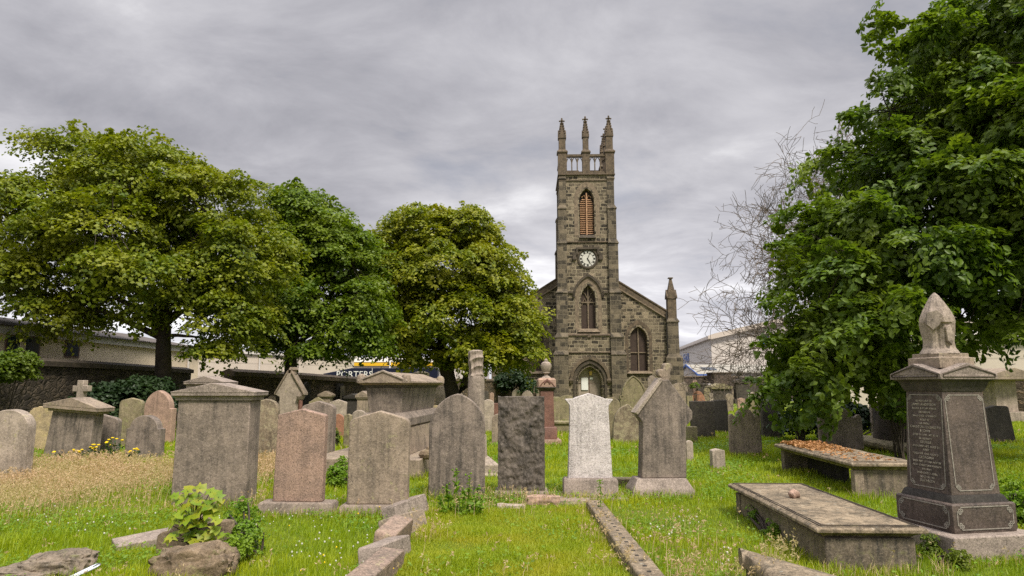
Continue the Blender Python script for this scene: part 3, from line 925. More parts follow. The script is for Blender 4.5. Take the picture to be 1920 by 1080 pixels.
wall2 = wall_run('boundary_wall', 'rubble graveyard wall with dark recesses and ragged tile coping, left of the sarcophagus tomb', [(p.x, p.y) for p in PA], [PA[0].z - 0.28, PA[1].z - 0.3, PA[2].z - 0.32], 0.5, M['wallbrown'], copmat='trim', cop_h=0.36, over=0.14)
def recess(u, v0, v1, w_, style, Y):
    a, b = at(u, v0, Y), at(u, v1, Y)
    o = Vector((PA[0].x, PA[0].y, 0))
    ww_ = wid(w_, v0, Y)
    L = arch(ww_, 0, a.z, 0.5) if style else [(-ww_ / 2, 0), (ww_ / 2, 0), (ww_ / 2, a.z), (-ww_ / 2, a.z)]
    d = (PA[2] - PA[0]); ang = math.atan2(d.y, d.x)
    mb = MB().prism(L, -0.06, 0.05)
    obj('recess_shade', mb, M['black'], wall2, (a.x - o.x, a.y - o.y, 0), (0, 0, ang), smooth=0)  # black panel on the face stands for the recess's shade, nothing hollowed out
    if not style:
        k = ww_ / 2 - 0.12
        obj('tablet', MB().box(-k, k + 0.03, -0.09, -0.055, 0.1, a.z - 0.14), M['tombside'], wall2, (a.x - o.x + 0.1, a.y - o.y, 0), (0, 0, ang), smooth=0)
def on_wall(u):
    x0, y0, _ = ray(u, 700)
    d = PA[2] - PA[0]
    # intersect the ray with the wall line
    t = (PA[0].x * d.y - PA[0].y * d.x) / (x0 * d.y - y0 * d.x)
    return y0 * t - 0.06
recess(575, 716, 780, 22, 'g', on_wall(575)); recess(637, 719, 770, 20, None, on_wall(637))
PB = [(PA[2].x, PA[2].y), (-6.5, 47.5), (-1.0, 55), (3.0, 62.5)]
wall_run('boundary_wall', 'low brown rubble wall running up to the church behind the third tree', PB, [1.75, 1.9, 1.9, 1.9], 0.5, M['wallbrown'], copmat='trim', cop_h=0.2)
p = at(790, 702, 44)
gp = empty('gate_pier', (p.x, 44, 0), 0, 'square mossy gate pier rising behind the sarcophagus tomb', 'pier')
obj('pier_shaft', MB().stack([(0.38, 0.38, -0.2), (0.38, 0.38, p.z - 0.1)]), M['olive'], gp)
obj('pier_cap', MB().stack([(0.46, 0.46, p.z - 0.1), (0.46, 0.46, p.z + 0.1), (0.2, 0.2, p.z + 0.2)]), M['olive'], gp)
q0, q1, q2 = at(1268, 707, 74), at(1345, 705, 75), at(1480, 712, 76)
wall_run('boundary_wall', 'brown stone graveyard wall between the church and the big right tree', [(q0.x - 1.5, q0.y), (q1.x, q1.y), (q2.x, q2.y), (70, 78)], [q0.z - 0.1, q1.z - 0.1, q2.z, 2.3], 0.5, M['wallfar'], copmat='trim', cop_h=0.18)
a, b = at(1338, 700, 72), at(1371, 699, 72)
sb = empty('outhouse', (a.x, 72, 0), 0, 'small flat brown stone outhouse in front of the blue trimmed shed', 'outhouse')
obj('outhouse_wall', MB().box(0, b.x - a.x, 0, 2.5, -0.3, a.z), M['wallfar'], sb, smooth=0)
obj('coping', MB().box(-0.08, b.x - a.x + 0.08, -0.08, 2.58, a.z, a.z + 0.12), M['trim'], sb, smooth=0)

# ------------------------------------------------------------------ buildings beyond the walls
ZE = 3.72
lb = empty('rendered_building', (-18, 4, 0), 0, 'long low cream rendered building with dark roof edge behind the left wall', 'building')
hL = 38.5 - 4
obj('wall', MB().box(-8, 0, 0, hL, -0.3, ZE - 0.32), M['cream'], lb, smooth=0)
obj('fascia', MB().box(-8, 0.14, -0.1, hL + 0.15, ZE - 0.32, ZE - 0.03), M['fascia'], lb, smooth=0)
mb = MB()
N = int(hL / 0.19)
L = []
for i in range(N * 2 + 1):                    # corrugated sheets
    y = i * hL / (N * 2)
    dz = 0.03 * (i % 2)
    L.append([(0.26, y, ZE - 0.03 + dz), (-4, y, ZE + 0.75 + dz), (-4, y, ZE + 0.70 + dz), (0.26, y, ZE - 0.07 + dz)])
mb.loft(L)
obj('roof', mb, M['rooftile'], lb, smooth=0)
def side_window(u0, u1, v0, v1, bars=()):
    um = (u0 + u1) / 2
    def y_at(u):
        x, y, _ = ray(u, 650)
        return -18 * y / x
    ya, yb = y_at(u0), y_at(u1)
    za, zb = at(um, v1, (ya + yb) / 2).z, at(um, v0, (ya + yb) / 2).z
    wd = obj('window', MB().box(-0.1, 0.03, ya - 4, yb - 4, za, zb), M['frame'], lb, smooth=0)
    obj('pane', MB().box(0.02, 0.045, ya - 3.9, yb - 4.1, za + 0.08, zb - 0.08), M['glass'], wd, smooth=0)
    for b_ in bars:
        yy = y_at(b_)
        obj('mullion', MB().box(0.0, 0.09, yy - 4.12, yy - 3.88, za, zb), M['cream'], wd, smooth=0)
side_window(8, 74, 628, 668, (39,))
side_window(121, 149, 637, 671)
ypi = -18 * ray(352, 650)[1] / ray(352, 650)[0] - 4
obj('downpipe', MB().tube([(0.1, ypi, 0), (0.1, ypi, ZE - 0.3)], 0.06), M['fascia'], lb)

sA, sB = at(392, 661, 52), at(664, 676, 64)
d = (sB - sA).to_2d(); Ls = d.length; ang = math.atan2(d.y, d.x)
ps = empty('storage_shed', (sA.x, sA.y, 0), ang, 'pale flat panelled shed seen under the left trees', 'shed')
obj('wall', MB().box(-2, Ls, 0, 12, -0.3, sA.z), M['clad_cream'], ps, smooth=0)
obj('roof', MB().box(-2.2, Ls + 0.2, -0.2, 12.2, sA.z, sA.z + 0.25), M['fascia'], ps, smooth=0)
obj('downpipe', MB().tube([(4.4, -0.12, 0), (4.4, -0.12, sA.z)], 0.07), M['fascia'], ps)
yA, yB = at(650, 668, 85), at(905, 668, 85)
ys = empty('warehouse', (yA.x, 85, 0), 0, 'pale warehouse with a yellow stripe under its roof behind the middle trees', 'warehouse')
zt_, zy, zw_ = at(700, 668, 85).z, at(700, 679, 85).z, at(700, 686, 85).z
wdt = yB.x - yA.x
obj('wall', MB().box(0, wdt, 0, 25, -0.3, zw_), M['clad_white'], ys, smooth=0)
obj('stripe', MB().box(-0.1, wdt + 0.1, -0.25, 0.6, zw_, zy), M['yellowpaint'], ys, smooth=0)
obj('roof', MB().loft([[(-0.2, -0.3, zy), (-0.2, 25, zy), (-0.2, 25, zt_), (-0.2, 4, zt_)], [(wdt + 0.2, -0.3, zy), (wdt + 0.2, 25, zy), (wdt + 0.2, 25, zt_), (wdt + 0.2, 4, zt_)]]), M['clad_grey'], ys, smooth=0)
p = at(809, 690, 83)
lp = empty('flagpole', (at(731, 690, 80).x + 0.0, 80, 0), 0, 'thin pale pole standing before the yellow striped warehouse', 'pole')
obj('pole', MB().tube([(0, 0, 0), (0, 0, at(731, 673, 80).z)], [0.12, 0.09]), M['whitepaint'], lp)
obj('pole_cap', MB().blob((0, 0, at(731, 673, 80).z + 0.1), 0.2), M['fascia'], lp)

# lettering
def text_mesh(body, size, depth=0.004, align='CENTER', space=1.0, line=1.0):
    c = bpy.data.curves.new('t', 'FONT')
    c.body = body
    c.size = size
    c.extrude = depth
    c.align_x = align
    c.space_character = space
    c.space_line = line
    c.resolution_u = 3
    o = bpy.data.objects.new('t', c)
    COL.objects.link(o)
    bpy.context.view_layer.update()
    me = bpy.data.meshes.new_from_object(o.evaluated_get(bpy.context.evaluated_depsgraph_get()))
    bpy.data.objects.remove(o)
    bpy.data.curves.remove(c)
    me.materials.clear()
    return me
tA, tB = at(606, 691, 52), at(820, 691, 52)
lorry = empty('lorry_trailer', (tA.x, 52, 0), R(3), 'dark navy lorry trailer lettered in white parked behind the graveyard wall', 'lorry')
Lt = tB.x - tA.x
zl = at(700, 691, 52).z + 0.05
LT = [(0, 1.0), (0, zl - 0.45), (2.2, zl), (Lt, zl), (Lt, 1.0)]
obj('trailer_body', MB().prism(LT, 0, 2.5), M['navy'], lorry, smooth=0, bevel=0.04)
link_mesh('lettering', text_mesh('PORTERS', 0.66, 0.01, 'CENTER', 1.05), M['whitepaint'], lorry, (at(664, 703, 52).x - tA.x, -0.02, at(664, 706, 52).z - 0.04), (R(90), 0, 0), smooth=0)
obj('red_lettering_band', MB().box(at(662, 700, 52).x - tA.x, at(692, 700, 52).x - tA.x, -0.03, 0.01, at(676, 709, 52).z, at(676, 707, 52).z), M['redpaint'], lorry, smooth=0)
obj('corner_rail', MB().box(at(696.5, 700, 52).x - tA.x, at(697.5, 700, 52).x - tA.x, -0.03, 0.0, 1.0, zl), M['fascia'], lorry, smooth=0)
for yy in (0.3, 2.2):
    for xx in (Lt - 1.2, Lt - 2.5, 1.5):
        mb = MB().loft([[(xx + 0.5 * math.cos(t), yy + dy, 0.5 + 0.5 * math.sin(t)) for t in np.linspace(0, 6.283, 25)[:-1]] for dy in (-0.15, 0.15)])
        obj('wheel', mb, M['black'], lorry)
obj('chassis', MB().box(0.3, Lt - 0.3, 0.8, 1.7, 0.6, 1.0), M['black'], lorry, smooth=0)

# big warehouse on the right
wa = at(1333, 634, 105)
hw = wa.z
wh = empty('warehouse', (wa.x, 105, 0), 0, 'large white clad warehouse lettered in blue beyond the right of the church', 'warehouse')
rise = (at(1450, 607, 105).z - hw)
run = at(1450, 607, 105).x - wa.x
xb = at(1272, 657, 143)
GE = [(0, -0.3), (run * 5, -0.3), (run * 5, hw + rise * 0.2), (run * 2.4, hw + rise * 2.4), (0, hw)]
sk = 0.16                                     # the long side runs slightly away to the left
mbw = MB().loft([[(x + sk * 0, y0, z) for x, z in GE] for y0 in (0,)] + [[(x + (xb.x - wa.x), 38, z) for x, z in GE]])
obj('wall', mbw, M['clad_white'], wh, smooth=0)
RF = lambda dx, y: [(dx - 0.7, y, hw - 0.2), (dx - 0.6, y, hw + 0.35), (dx + 0.4, y, hw + 0.7), (dx + run * 2.4, y, hw + rise * 2.4 + 0.6), (dx + run * 5, y, hw + rise * 0.2 + 0.9), (dx + run * 5, y, hw + rise * 0.2), (dx + run * 2.4, y, hw + rise * 2.4), (dx, y, hw - 0.2)]
obj('roof', MB().loft([RF(0, -0.7), RF(xb.x - wa.x, 38.5)]), M['clad_cream'], wh, smooth=0)
dxs = xb.x - wa.x
slant = math.atan2(38, dxs)                    # direction of the long left side
side_ang = math.atan2(-38, -dxs)
# letters on the long left side, read left to right towards the near corner
yl = 0
def on_side(u):
    x, y, _ = ray(u, 670)
    # (wa.x + s*dxs) / (105 + s*38) = x / y
    s = (x * 105 - y * wa.x) / (y * dxs - x * 38)
    return s
s0, s1 = on_side(1276), on_side(1292.5)
mid = Vector((wa.x + dxs * (s0 + s1) / 2 - wa.x, 38 * (s0 + s1) / 2, 0))
zl0 = at(1283, 681, 105 + mid.y).z
zl1 = at(1283, 662, 105 + mid.y).z
me = text_mesh('A-FAB', (zl1 - zl0) * 1.3, 0.03, 'CENTER', 1.1)
nat = 2 * max(abs(q_.co.x) for q_ in me.vertices)
lt = link_mesh('lettering', me, M['bluepaint'], wh, (mid.x - 0.06, mid.y, zl0), (R(90), 0, math.atan2(-38, -dxs)), smooth=0)
lt.scale.x = math.hypot(dxs, 38) * abs(s1 - s0) / nat
s2, s3 = on_side(1318), on_side(1328)
zq = at(1323, 690, 105 + 38 * s2).z
obj('window', MB().loft([[(dxs * s - 0.12, 38 * s, z) for s, z in ((s2, zq - 1.2), (s3, zq - 1.2), (s3, zq + 0.5), (s2, zq + 0.5))], [(dxs * s + 0.2, 38 * s, z) for s, z in ((s2, zq - 1.2), (s3, zq - 1.2), (s3, zq + 0.5), (s2, zq + 0.5))]]), M['glass'], wh, smooth=0)
bx = at(1432, 640, 105)
obj('emblem_panel', MB().box(bx.x - wa.x - 0.7, bx.x - wa.x + 0.7, -0.06, 0.0, bx.z - 0.8, bx.z + 0.9), M['bluepaint'], wh, smooth=0)

# low shed with blue trim
e0, e1 = at(1308, 702, 84), at(1445, 700, 84)
rg = at(1297, 688, 84)
sh = empty('shed', (e0.x, 84, 0), 0, 'low white shed with blue trimmed gable and pale corrugated roof below the warehouse', 'shed')
Lw = e1.x - e0.x
dp = 5.0
hr = rg.z + 0.25
obj('wall', MB().prism_x([(0, -0.3), (2 * dp, -0.3), (2 * dp, e0.z), (dp, hr), (0, e0.z)], 0, Lw), M['clad_white'], sh, smooth=0)
obj('roof', MB().prism_x([(-0.35, e0.z - 0.12), (dp, hr + 0.05), (2 * dp, e0.z - 0.1), (2 * dp, e0.z), (dp, hr + 0.2), (-0.35, e0.z + 0.06)], -0.1, Lw + 0.2), M['roof_pale'], sh, smooth=0)
obj('blue_bargeboard', MB().prism_x([(-0.4, e0.z - 0.15), (dp, hr - 0.02), (2 * dp, e0.z - 0.15), (2 * dp, e0.z + 0.05), (dp, hr + 0.24), (-0.4, e0.z + 0.1)], -0.2, -0.1), M['bluepaint'], sh, smooth=0)
obj('blue_eaves', MB().box(-0.1, Lw, -0.42, -0.34, e0.z - 0.2, e0.z + 0.02), M['bluepaint'], sh, smooth=0)
kx = at(1339, 694, 84).x - e0.x
obj('rooflight', MB().loft([[(kx + dx, y, e0.z + (hr - e0.z) * y / dp + dz) for dx, y in ((-0.9, 1.6), (0.9, 1.6), (0.9, 3.2), (-0.9, 3.2))] for dz in (0.1, 0.22)]), M['glass'], sh, smooth=0)
f0, f1 = at(1372, 697, 79), at(1475, 694, 79)
ex = empty('lean_to', (f0.x, 79, 0), 0, 'white lean-to wall under a dark eave left of the right tree', 'lean-to')
obj('wall', MB().box(0, f1.x - f0.x, 0, 4, -0.3, f0.z - 0.15), M['clad_white'], ex, smooth=0)
obj('roof', MB().loft([[(x, -0.3, f0.z - 0.15), (x, 4, f0.z + 0.6), (x, 4, f0.z + 0.75), (x, -0.3, f0.z)] for x in (-0.2, f1.x - f0.x + 0.3)]), M['roof_pale'], ex, smooth=0)
# long cream building far to the right behind the big tree
hb = empty('rendered_building', (22, 46, 0), R(-8), 'long cream building glimpsed through the big right tree', 'building')
obj('wall', MB().box(0, 40, 0, 8, -0.3, 4.6), M['clad_cream'], hb, smooth=0)
obj('roof', MB().prism_x([(-0.4, 4.55), (4, 5.6), (8.4, 4.55), (8.4, 4.7), (4, 5.8), (-0.4, 4.7)], -0.3, 40.3), M['roof_pale'], hb, smooth=0)
wall_run('boundary_wall', 'grey rubble wall in shade behind the trunk of the right tree', [(20, 34), (31, 28), (40, 20)], [2.0, 2.0, 2.0], 0.5, M['wallbrown'], copmat='trim', cop_h=0.2)
# ------------------------------------------------------------------ headstones
TUFTS = []                                    # (x0, x1, y front, y back, height, dry) where long grass gathers
SKIP = []                                     # ground rectangles with no grass in them
def headstone(label, u0, u1, vt, vb, style='round', mat='grey', r=0.25, t=0.13, yaw=0, roll=0, pitch=0, plinth=None, plmat=None, group=None,
              k=None, jit=0.0, taper=0.0, name='headstone', bev=0.014, cat='gravestone', tuft=0.16, pt=None, rimmed=False):
    um = (u0 + u1) / 2
    if plinth:
        pu0, pu1, pv0, pv1 = plinth
        b = G((pu0 + pu1) / 2, pv1)
    else:
        b = G(um, vb)
    Y = b.y
    ptk = pt or (t + 0.16)
    Yf = Y + (ptk - t) / 2 if plinth else Y
    wv = wid(u1 - u0, (vt + vb) / 2, Yf)
    top = at(um, vt, Yf)
    xb = at(um, vb, Yf).x
    rot = (R(pitch), R(roll), R(yaw))
    z0 = 0
    if plinth:
        z0 = at(um, plinth[2], Y).z
    h = top.z - z0
    L = outline(style, wv, h, r * wv, k, -0.2 if not plinth else 0.0, jit, taper)
    if jit:
        bev = max(bev, 0.02)
    mb = MB().prism(L, 0, t)
    if plinth:
        e = empty(name, (xb, Y, 0), 0, label, cat, group, rot)
        pw = wid(pu1 - pu0, pv0, Y) / 2
        obj('plinth', MB().stack([(pw, ptk / 2, -0.2), (pw, ptk / 2, z0 - 0.03), (pw - 0.02, ptk / 2 - 0.02, z0)], 0, ptk / 2), M[plmat or mat], e, bevel=0.012)
        s = obj('slab', mb, M[mat], e, (0, (ptk - t) / 2, z0 - 0.002), bevel=bev)
        TUFTS.append((xb - pw, xb + pw, Y - 0.06, Y + ptk, tuft, 0.3))
    else:
        e = obj(name, mb, M[mat], None, (xb, Y, 0), rot, bevel=bev)
        tag(e, label, cat, group)
        s = e
        TUFTS.append((xb - wv / 2, xb + wv / 2, Y - 0.05, Y + t, tuft, 0.25))
    if rimmed:                                # a raised moulding along the top edge
        H = half_top(style, wv, h, r * wv, k)
        H = H + [(-x, z) for x, z in reversed(H) if x > 1e-6]
        loops = [[(x, -0.03, z), (x * 0.90, -0.03, z - 0.05), (x * 0.90, t + 0.03, z - 0.05), (x, t + 0.03, z)] for x, z in H]
        loops = [[(x * 1.03, y, z + 0.015) for x, y, z in q] for q in loops]
        obj('hood_moulding', MB().loft(loops), M[mat], e if not plinth else s, bevel=0.006)
    return e

FRONT = 'front row of headstones'
LEFT = 'headstones at the left edge'
MID = 'headstones in the middle distance'
FAR = 'small far headstones near the church and right wall'
hs = headstone
# front row
hs('pale round topped headstone cut by the left edge of the photo', -40, 41, 768, 912, 'round', 'pale', 0.42, 0.2)
hs('upright pink granite headstone with a low peaked top on a wide plinth', 511, 602, 766, 942, 'gable', 'pink', 0.13, 0.15, roll=0.6, plinth=(477, 618, 943, 966), plmat='grey', group=FRONT, taper=0.03)
hs('broad brown grey headstone with round shoulders and low peak, between pink and pointed stones', 650, 763, 770, 950, 'ogee', 'warm', 0.20, 0.15, plinth=(640, 778, 948, 966), plmat='grey', group=FRONT, k=0.13)
hs('tall grey streaked headstone with a pointed arch top beside the rock faced block', 803, 908, 738, 937, 'gothic', 'grey2', 0.62, 0.13, group=FRONT, tuft=0.2)
hs('bright white speckled granite headstone with flared shoulders and a small gable', 1068, 1146, 737, 898, 'flat', 'white', 0.1, 0.13, plinth=(1055, 1157, 898, 937), plmat='cap', group=FRONT, name='headstone')
hs('lichen spotted headstone with rounded peak standing left of the pink one', 458, 516, 749, 875, 'gothic', 'lichen', 0.38, 0.14, jit=0.004, tuft=0.2)
hs('tall grey headstone with ogee shoulders right behind the pink granite one', 561, 622, 752, 866, 'ogee', 'grey', 0.22, 0.24, k=0.16)
# left group
hs('narrow yellow lichened headstone with a slanted shoulder near the left edge', 43, 88, 763, 846, 'round', 'yellow', 0.25, 0.1, roll=4, jit=0.008, group=LEFT)
hs('small grey scalloped headstone far behind the yellow lichened one', 4, 38, 756, 800, 'scallop', 'pale', 0.3, 0.1, group=LEFT)
hs('small mossy headstone leaning behind the yellow lichened one', 40, 62, 764, 812, 'round', 'olive', 0.3, 0.1, roll=6, jit=0.006, group=LEFT)
hs('grey headstone with a flat curved top and round corners beside yellow flowers', 148, 217, 777, 852, 'ogee', 'grey2', 0.20, 0.16, group=LEFT, k=0.16)
hs('grey round headed headstone with narrow shoulders right of the yellow flowers', 230, 298, 779, 864, 'shoulder', 'grey2', 0.36, 0.2, group=LEFT, k=0.82, yaw=-6)
hs('olive brown headstone with a blunt peak behind the round headed grey one', 217, 260, 746, 842, 'ogee', 'olive', 0.22, 0.13, group=LEFT, k=0.2)
hs('tall pink gothic headstone with moulded hood and shoulders in the left group', 259, 319, 732, 832, 'gothicshoulder', 'palepink', 0.56, 0.24, group=LEFT, k=0.84, yaw=-4)
# behind the front row, centre left
hs('small grey curved headstone peeping over the ogee stone behind the pink one', 577, 609, 745, 800, 'swan', 'olive', 0.25, 0.1, group=MID)
hs('plain pale headstone with a low peak left of the sarcophagus tomb', 616, 648, 749, 806, 'gable', 'pale', 0.16, 0.14, group=MID)
hs('short red sandstone gothic headstone amid weeds', 621, 644, 776, 822, 'gothic', 'orange', 0.6, 0.12, group=MID)
hs('narrow pale post like headstone beside the red sandstone one', 643, 657, 776, 842, 'gable', 'olive', 0.2, 0.14, group=MID)
hs('pale rounded headstone just left of the sarcophagus base', 658, 684, 769, 836, 'round', 'pale', 0.4, 0.12, group=MID)
hs('pale rounded slab right behind the sarcophagus tomb', 816, 843, 724, 768, 'round', 'pale', 0.4, 0.12, group=MID)
hs('small yellowish stone low beside the sarcophagus right end', 809, 824, 760, 790, 'round', 'yellow', 0.3, 0.12, group=MID)
hs('pale grey round topped headstone just right of the column', 904, 926, 749, 812, 'round', 'pale', 0.35, 0.12, group=MID)
hs('pale round headstone tucked behind the rock faced block left side', 922, 946, 776, 834, 'gothic', 'warm', 0.5, 0.12, group=MID)
hs('short red granite headstone with a flat ledge behind the rock faced block', 921, 941, 756, 800, 'flat', 'red', 0.1, 0.16, group=MID)
hs('small white pointed headstone peeping over the rock faced block', 978, 1000, 732, 772, 'gothic', 'pale', 0.6, 0.1, group=MID)
hs('greenish round topped headstone left of the white granite one', 1046, 1080, 741, 792, 'round', 'olive', 0.42, 0.12, group=MID)
hs('thin greenish post stone beside the red urn pedestal', 1037, 1050, 744, 806, 'flat', 'olive', 0.1, 0.2, group=MID)
hs('greenish round headstone peeping out right of the white granite one', 1132, 1164, 745, 828, 'round', 'olive', 0.42, 0.12, group=MID)
hs('leaning lichen blotched gothic headstone half sunk in grass', 1150, 1199, 758, 832, 'gothic', 'lichen', 0.72, 0.16, roll=3, jit=0.006, group=MID)
hs('tall olive grey gothic headstone with side columns before the church', 1164, 1216, 705, 792, 'gothicshoulder', 'olive', 0.70, 0.2, group=MID, k=0.84, rimmed=True)
hs('scalloped sandy headstone with worn lettering in the grass right of the small markers', 1371, 1430, 765, 856, 'scallop', 'warm', 0.26, 0.12, group=MID, jit=0.004)
hs('wide dark mossy headstone behind the sandy scalloped one', 1432, 1468, 750, 824, 'flat', 'dark', 0.1, 0.2, group=MID, jit=0.006)
hs('broad blotchy grey headstone with lobed top behind the leaf littered table tomb', 1540, 1621, 765, 850, 'scallop', 'grey', 0.22, 0.13, group=MID, jit=0.005)
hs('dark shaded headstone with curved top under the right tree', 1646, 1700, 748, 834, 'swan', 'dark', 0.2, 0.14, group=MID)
hs('thin pale post standing at the edge of the shaded headstone', 1638, 1648, 752, 832, 'flat', 'pale', 0.1, 0.1, group=MID)
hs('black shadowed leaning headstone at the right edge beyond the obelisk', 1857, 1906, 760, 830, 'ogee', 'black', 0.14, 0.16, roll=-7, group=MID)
hs('wide plain dark brown slab headstone behind the dark gabled stone', 1297, 1342, 752, 822, 'flat', 'dark', 0.03, 0.18, group=MID, jit=0.004)
hs('nearly black leaning slab next to the wide brown slab', 1342, 1369, 750, 812, 'flat', 'black', 0.1, 0.2, roll=-3, group=MID, jit=0.006)
hs('semicircular orange brown headstone behind the wide brown slab', 1297, 1323, 733, 764, 'round', 'orange', 0.8, 0.14, group=FAR)
hs('small mossy block stone right of the dark gabled stone', 1290, 1309, 800, 832, 'flat', 'olive', 0.1, 0.2, group=MID, jit=0.006)
hs('round topped small white marker stone partly behind the gabled headstone', 1288, 1301, 826, 868, 'round', 'pale', 0.45, 0.12, group='small marker stones', name='marker_stone', tuft=0.1)
hs('short square grey marker stone with chamfered top alone in the grass', 1337, 1361, 842, 882, 'gable', 'pale', 0.12, 0.2, group='small marker stones', name='marker_stone', tuft=0.1)
hs('slanting wedge of pale broken headstone at the tree edge', 1411, 1430, 752, 790, 'gable', 'warm', 0.6, 0.1, roll=14, group=MID)
# far stones by the church and the right hand wall
for a in (
    ('small dark round headstone just right of the column, far back', 908, 916, 733, 762, 'round', 'dark'),
    ('small tan headstone far back between column and rock faced block', 918, 926, 736, 764, 'round', 'palepink'),
    ('little yellow stone against the church wall under the third tree', 938, 949, 734, 756, 'flat', 'yellow'),
    ('small round headstone far left of the column behind the pointed stone', 857, 868, 737, 764, 'round', 'warm'),
    ('small finial topped stone at the church corner over the gable slope', 1216, 1232, 704, 760, 'gothic', 'grey'),
    ('tan block headstone against the church right of the gothic one', 1221, 1238, 721, 762, 'flat', 'palepink'),
    ('small pointed headstone right of the broken gable finial', 1277, 1291, 716, 760, 'gothic', 'grey'),
    ('dark leaning round headstone below the far pointed one', 1283, 1299, 735, 768, 'round', 'dark'),
    ('round grey curl topped stone directly right of the gable slope', 1262, 1287, 718, 775, 'round', 'warm'),
    ('small white round headstone between the twin pillars and pedimented tomb', 1328, 1337, 719, 752, 'round', 'white'),
    ('short grey headstone before the white round one near the right wall', 1321, 1333, 727, 757, 'round', 'olive'),
    ('tiny pale post stone left of the pedimented tomb', 1331, 1338, 737, 760, 'flat', 'pale'),
    ('low mossy long stone lying before the pedimented tomb', 1328, 1368, 741, 756, 'gable', 'olive'),
    ('sandy upright stone beside the small urn monument', 1374, 1382, 731, 754, 'flat', 'warm'),
    ('white small tablet right of the small urn monument', 1399, 1406, 737, 752, 'flat', 'white'),
    ('tall dark stone half hidden by the right tree edge', 1406, 1424, 722, 760, 'flat', 'dark'),
    ('small grey headstone far left below the left wall cross', 196, 214, 765, 815, 'round', 'warm'),
    ('thin grey headstone left of the wall recess', 640, 652, 742, 776, 'flat', 'black'),
    ('pale flat topped stone against the tower base left of the door', 1062, 1076, 722, 752, 'gable', 'pale'),
    ('low tan stone beside the church door right jamb', 1128, 1142, 728, 754, 'round', 'palepink'),
    ('narrow grey stone between the red urn pedestal and the church', 1006, 1016, 726, 756, 'gothic', 'warm'),
    ('broad brown stone under the left nave window', 984, 1004, 722, 750, 'flat', 'tombside'),
    ('squat pale stone in the gap left of the red urn pedestal', 960, 976, 730, 760, 'round', 'pale'),
    ('slim dark stone in the gap beside the column, near the church shrub', 946, 955, 726, 758, 'gothic', 'dark'),
    ('grey urn topped slab right of the tall gothic stone', 1240, 1256, 726, 768, 'swan', 'grey'),
    ('olive flat stone between the gable slope and the orange brown semicircle', 1289, 1300, 742, 772, 'flat', 'olive'),
    ('upright grey tablet right behind the nearly black leaning slab', 1362, 1376, 738, 772, 'round', 'warm'),
    ('pale pointed stone between the urn pedestal and the tree edge', 1408, 1418, 735, 765, 'gothic', 'pale'),
    ('pink low stone in front of the small urn pedestal', 1384, 1398, 746, 766, 'gable', 'palepink'),
    ('wide olive stone low behind the scalloped sandy one', 1402, 1428, 748, 782, 'round', 'olive'),
    ('lone pale stone at the far church corner buttress', 1256, 1268, 712, 748, 'gable', 'pale'),
    ('tall tan stone on the far side right of the twin pillars', 1300, 1309, 712, 750, 'gothic', 'palepink'),
    ('small grey slab just left of the sarcophagus small capped pedestal', 652, 662, 752, 780, 'round', 'grey'),
    ('pale headstone far back left of the gabled memorial', 500, 513, 742, 790, 'round', 'warm'),
    ('small pale headstone at the foot of the middle wall', 520, 530, 750, 790, 'round', 'pale'),
):
    hs(*a, r={'round': 0.45, 'gothic': 0.6, 'gable': 0.14}.get(a[5], 0.1), t=0.16, group=FAR, tuft=0.14)

# the white stone gets its flared outline, the rock faced block its hewn surface
def reshape_white():
    for o in bpy.data.objects:
        if o.get('label', '').startswith('bright white speckled'):
            sl = [c for c in o.children if c.name.startswith('slab')][0]
            co = [v.co for v in sl.data.vertices]
            w_ = max(c.x for c in co); h_ = max(c.z for c in co)
            H = [(w_ * 1.06, 0), (w_ * 0.93, h_ * 0.80), (w_ * 0.96, h_ * 0.86), (w_ * 1.10, h_ * 0.905), (w_ * 1.14, h_ * 0.915), (w_ * 1.14, h_ * 0.93), (w_ * 0.72, h_ * 0.935), (w_ * 0.70, h_ * 0.945), (0, h_)]
            L = H + [(-x, z) for x, z in reversed(H) if x > 1e-6]
            me = MB().prism(L, 0, 0.13).mesh('slab')
            me.materials.append(M['white'])
            me.shade_smooth(); me.set_sharp_from_angle(angle=R(30))
            sl.data = me
            pl = [c for c in o.children if c.name.startswith('plinth')][0]
            obj('base_slab', MB().box(-0.52, 0.50, -0.16, 0.5, -0.2, 0.045), M['cap'], o, bevel=0.01)
reshape_white()
def rough_block(name, label, x0, x1, y0, t, z0, z1, mat, seed, amp, parent=None, cat=None, n=26, group=None):
    bm = bmesh.new()
    w_, h_ = x1 - x0, z1 - z0
    bmesh.ops.create_cube(bm, size=1)
    bmesh.ops.scale(bm, vec=(w_, t, h_), verts=bm.verts)
    bmesh.ops.subdivide_edges(bm, edges=bm.edges, cuts=n, use_grid_fill=True)
    from mathutils import noise as mn
    for v in bm.verts:
        p = v.co * 9 + Vector((seed, seed * 2.1, 0))
        q = 0.5 + 0.55 * mn.fractal(p, 0.7, 2.2, 6) + 0.25 * abs(mn.noise(p * 1.6))
        edge = min(w_ / 2 - abs(v.co.x), h_ / 2 - abs(v.co.z))
        f = min(1, max(0, edge - 0.012) / 0.03)
        d = amp * (q - 0.4) * (0.15 + 0.85 * f)
        if v.co.y < -t / 2 + 1e-4:
            v.co.y -= d
        else:
            v.co.x += 0.45 * amp * (q - 0.55) * (1 if v.co.x > 0 else -1) if abs(abs(v.co.x) - w_ / 2) < 1e-4 else 0
            v.co.z += 0.4 * amp * (q - 0.55) if abs(v.co.z - h_ / 2) < 1e-4 else 0
    me = bpy.data.meshes.new(name)
    bm.to_mesh(me); bm.free()
    return link_mesh(name, me, M[mat], parent, ((x0 + x1) / 2, y0 + t / 2, (z0 + z1) / 2), smooth=60)
b = G(978, 936)
e = empty('headstone', (b.x, b.y, 0), 0, 'rough rock faced dark granite block headstone in the front row', 'gravestone', FRONT)
